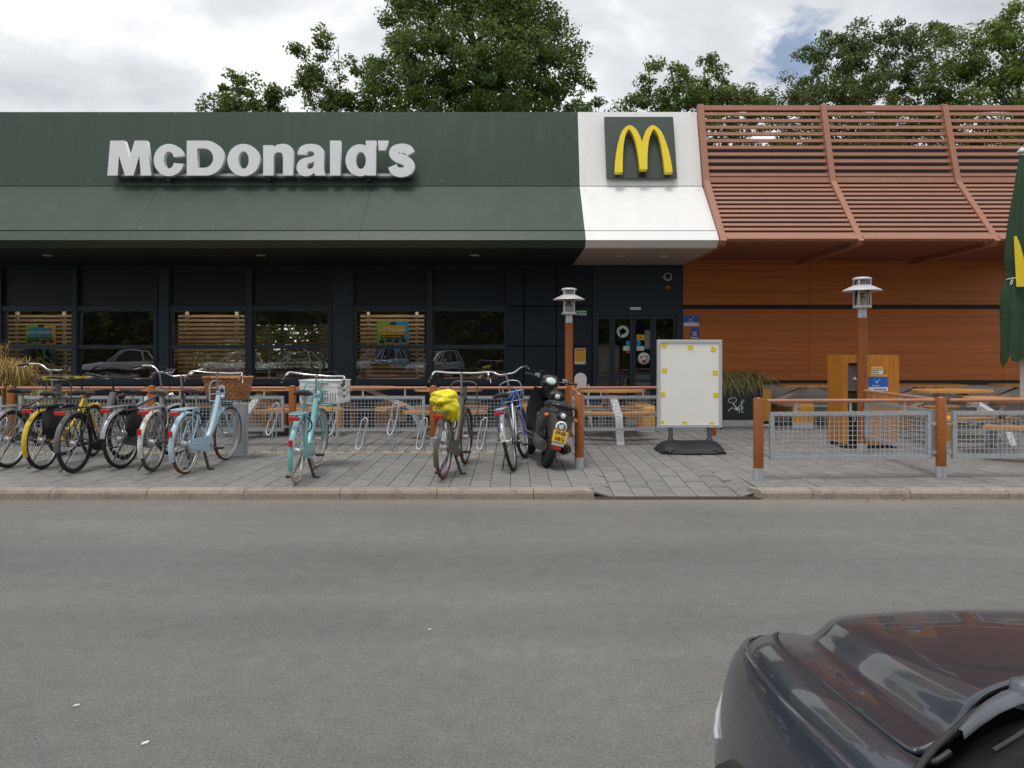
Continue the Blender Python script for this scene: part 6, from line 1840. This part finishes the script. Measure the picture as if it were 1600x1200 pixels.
# ================================================================== SCOOTER
def loft(secs, n=24, p=2.6):
    rows = []
    for (x, y, z, rx, rz) in secs:
        rows.append([(x + math.copysign(abs(math.cos(a)) ** (2 / p), math.cos(a)) * rx, y, z + math.copysign(abs(math.sin(a)) ** (2 / p), math.sin(a)) * rz) for a in [2 * math.pi * i / n for i in range(n + 1)]])
    b = MB().grid(rows)
    for e in (0, len(rows) - 1):
        o = len(b.v); b.v += rows[e][:-1]; b.f.append(tuple(range(o, o + n))); b.sm.append(True)
    return b
Ds = (HC - G) * F / (730 - HOR)
so = thing('scooter', 'black and grey motor scooter with yellow number plate leaning right beside the post', 'scooter', (gx(852, Ds), Ds, G), R(8), lean=R(13)); so.scale = (.92, .92, .92)
def swheel(y):
    w_ = MB().lathe([(.11, -.05), (.17, -.055), (.205, -.045), (.222, -.02), (.225, 0), (.222, .02), (.205, .045), (.17, .055), (.11, .05)], 30, (0, y, .225), axis='X').build('wheel', 'tyre_black', so)
    MB().lathe([(.0, .035), (.05, .04), (.11, .03), (.12, .052), (.125, 0), (.12, -.052), (.11, -.03), (.05, -.04), (.0, -.035)], 24, (0, y, .225), axis='X').build('rim', 'bike_grey', w_)
swheel(0.0); swheel(1.24)
loft([(0, -.30, .74, .07, .05), (0, -.24, .72, .135, .09), (0, -.10, .68, .185, .14), (0, .08, .63, .205, .175), (0, .26, .57, .20, .19), (0, .42, .50, .165, .17), (0, .50, .45, .12, .13)]).build('rear_body', 'scooter_grey', so)
loft([(0, .0, .46, .10, .10), (0, .2, .40, .13, .13), (0, .45, .36, .15, .10), (0, .60, .33, .14, .07)]).build('engine_cover', 'scooter_black', so)
loft([(0, .46, .315, .165, .035), (0, .60, .30, .185, .035), (0, .80, .30, .185, .035), (0, .94, .33, .17, .04)]).build('floorboard', 'scooter_black', so)
loft([(0, -.30, .80, .09, .035), (0, -.2, .805, .135, .05), (0, .0, .80, .15, .055), (0, .2, .79, .145, .06), (0, .40, .775, .12, .055), (0, .50, .75, .07, .04)]).build('seat', 'fabric_black', so)
MB().tube(cr([(-.15, .05, .79), (-.175, -.15, .80), (-.13, -.33, .81), (0, -.37, .815), (.13, -.33, .81), (.175, -.15, .80), (.15, .05, .79)], 5), .018, 8).build('grab_rail', 'scooter_black', so)
lb_ = loft([(0, .22, .88, .10, .05), (0, .29, .90, .11, .085), (0, .36, .89, .10, .06)]).build('luggage_block', 'scooter_black', so)
MB().lathe([(.0, -.004), (.034, -.002), (.034, .01)], 18, (0, .206, .90), axis='Y').build('round_mark', 'print_white', lb_)
# V shaped tail panel with emblem, plate and lamps
tp = MB()
TV = [(-.185, -.20, .75), (-.15, -.305, .70), (0, -.35, .715), (.15, -.305, .70), (.185, -.20, .75)]
TV2 = [(-.15, -.22, .55), (-.115, -.33, .53), (0, -.385, .53), (.115, -.33, .53), (.15, -.22, .55)]
TV3 = [(-.095, -.24, .38), (-.085, -.36, .37), (0, -.40, .37), (.085, -.36, .37), (.095, -.24, .38)]
TV4 = [(-.05, -.26, .26), (-.06, -.37, .26), (0, -.39, .255), (.06, -.37, .26), (.06, -.26, .26)]
tp.grid([TV, TV2, TV3, TV4]); tpo = subsurf(tp.build('tail_panel', 'scooter_grey', so), 2)
MB().lathe([(.0, -.006), (.072, -.004), (.072, .01)], 26, (0, -.385, .56), axis='Y').build('round_emblem', 'print_white', so)
for k in range(9):
    a = R(40 * k); p = (.045 * math.cos(a), .56 + .045 * math.sin(a)); box_on(MB(), (p[0], -.393, p[1]), (.009, .002, .012), Matrix.Rotation(a, 4, 'Y')).build('emblem_print', 'print_dark', so)
tl = MB().lathe([(.0, -.04), (.05, -.03), (.075, 0.0), (.06, .05)], 20, (0, -.33, .685), axis='Y').build('tail_lamp_pod', 'scooter_black', so)
MB().lathe([(.0, -.02), (.03, -.015), (.036, .01)], 18, (0, -.36, .695), axis='Y').build('tail_lamp', 'print_white', so)
ptl = MB().box(-.088, .088, -.004, .004, -.072, .072, b=.002).xf(Matrix.Translation((0, -.413, .445)) @ Matrix.Rotation(R(-8), 4, 'X')).build('number_plate', 'plate_yellow', so)
for s_, z in (('FN8', .482), ('08G', .412)):
    q = ob('plate_lettering', text_mesh(s_, .052, 'print_dark', .0006, bold=.0015), so, (.005, -.4185 - (.445 - z) * .14 - .0005, z)); q.rotation_euler = (R(-8), 0, 0)
box_on(MB(), (0, -.405, .345), (.075, .018, .018)).build('plate_light', 'lamp_grey', so)
box_on(MB(), (0, -.398, .305), (.052, .016, .022)).build('rear_reflector', 'red_lens', so)
for s in (-1, 1):
    MB().ball((s * .185, -.26, .665), (.034, .03, .024), 12, 8).build('turn_signal', 'orange_lens', so)
# front
ls = []
for k in range(9):
    t_ = k / 8; z = .30 + .66 * t_; y = .93 + .06 * t_ - .10 * t_ ** 3; w_ = .17 + .07 * math.sin(t_ * 2.6)
    ls.append([(w_ * q, y + .16 * (1 - q * q) * (1 - .5 * t_), z) for q in (-1, -.8, -.4, 0, .4, .8, 1)])
lsh = MB().grid(ls); lsb = [[(p[0] * .97, p[1] - .03 - .06 * (1 - (p[0] / .25) ** 2), p[2]) for p in r] for r in ls]; lsh.grid(lsb)
lsh.grid([[r[0] for r in ls], [r[0] for r in lsb]]); lsh.grid([[r[-1] for r in ls], [r[-1] for r in lsb]]); lsh.grid([ls[-1], lsb[-1]])
lsh.build('leg_shield', 'scooter_black', so)
loft([(0, 1.0, .50, .10, .16), (0, 1.12, .52, .09, .12), (0, 1.22, .46, .06, .06)]).build('front_fairing', 'scooter_grey', so)
fender(so, (0, 1.24, .225), 0, 170, 'scooter_grey', None, .25, .065, 'front_fender')
fk = MB()
for s in (-1, 1): fk.tube([(s * .075, 1.24, .225), (s * .07, 1.10, .62)], .02, 10)
fk.tube([(0, 1.08, .6), (0, .93, 1.02)], .03, 10); fk.build('fork', 'bike_grey', so)
loft([(0, .82, 1.05, .075, .05), (0, .88, 1.07, .13, .085), (0, .97, 1.08, .135, .10), (0, 1.05, 1.06, .10, .08)]).build('headset', 'scooter_black', so)
loft([(0, .80, .95, .05, .10), (0, .88, .93, .09, .13), (0, .96, .92, .10, .12)]).build('steering_cover', 'scooter_black', so)
MB().lathe([(.0, -.006), (.05, -.006), (.055, .0), (.055, .03)], 22, (0, 0, 0), axis='Y').xf(Matrix.Translation((-.01, .81, 1.09)) @ Matrix.Rotation(R(-38), 4, 'X') @ Matrix.Scale(1.25, 4, (1, 0, 0))).build('speedometer', 'print_mint', so)
hbs = MB().tube(cr([(-.34, .86, 1.11), (-.2, .90, 1.10), (-.08, .93, 1.08), (.08, .93, 1.08), (.2, .90, 1.10), (.34, .86, 1.11)], 4), .012, 10).build('handlebar', 'bike_black', so)
for s in (-1, 1):
    MB().tube([(s * .37, .85, 1.115), (s * .25, .89, 1.105)], .019, 10).build('grip', 'rubber', hbs)
    MB().tube([(s * .22, .93, 1.11), (s * .28, .95, 1.10), (s * .37, .92, 1.105)], .006, 6).build('brake_lever', 'alloy', hbs)
    box_on(MB(), (s * .20, .92, 1.12), (.035, .03, .03)).build('switch_block', 'alloy', hbs)
MB().tube(cr([(-.2, .92, 1.13), (-.12, 1.02, 1.2), (-.02, 1.05, 1.12), (0, 1.02, 1.0)], 5), .006, 6).build('cable', 'bike_black', so)
ex = MB(); ex.tube(cr([(.06, .30, .25), (.13, .20, .22), (.165, .05, .25)], 4), .022, 10); ex.tube([(.165, .08, .25), (.172, -.05, .27), (.175, -.24, .30)], [.045, .062, .05], 14); ex.tube([(.175, -.24, .30), (.178, -.29, .30)], .02, 10)
ex.build('exhaust', 'exhaust', so)
loft([(-.11, -.10, .27, .05, .07), (-.12, .1, .27, .055, .08), (-.12, .36, .30, .05, .08), (-.11, .46, .31, .03, .05)]).build('gearbox', 'bike_grey', so)
MB().tube([(.10, .42, .28), (.24, .38, .04)], .012, 8).build('side_stand', 'bike_grey', so)
MB().tube(cr([(-.15, .62, .34), (-.27, .60, .38)], 2), .012, 6).build('foot_peg', 'alloy', so)
MB().tube([(-.14, .40, .62), (-.17, .40, .62)], .03, 10).build('seat_hinge', 'lamp_grey', so)
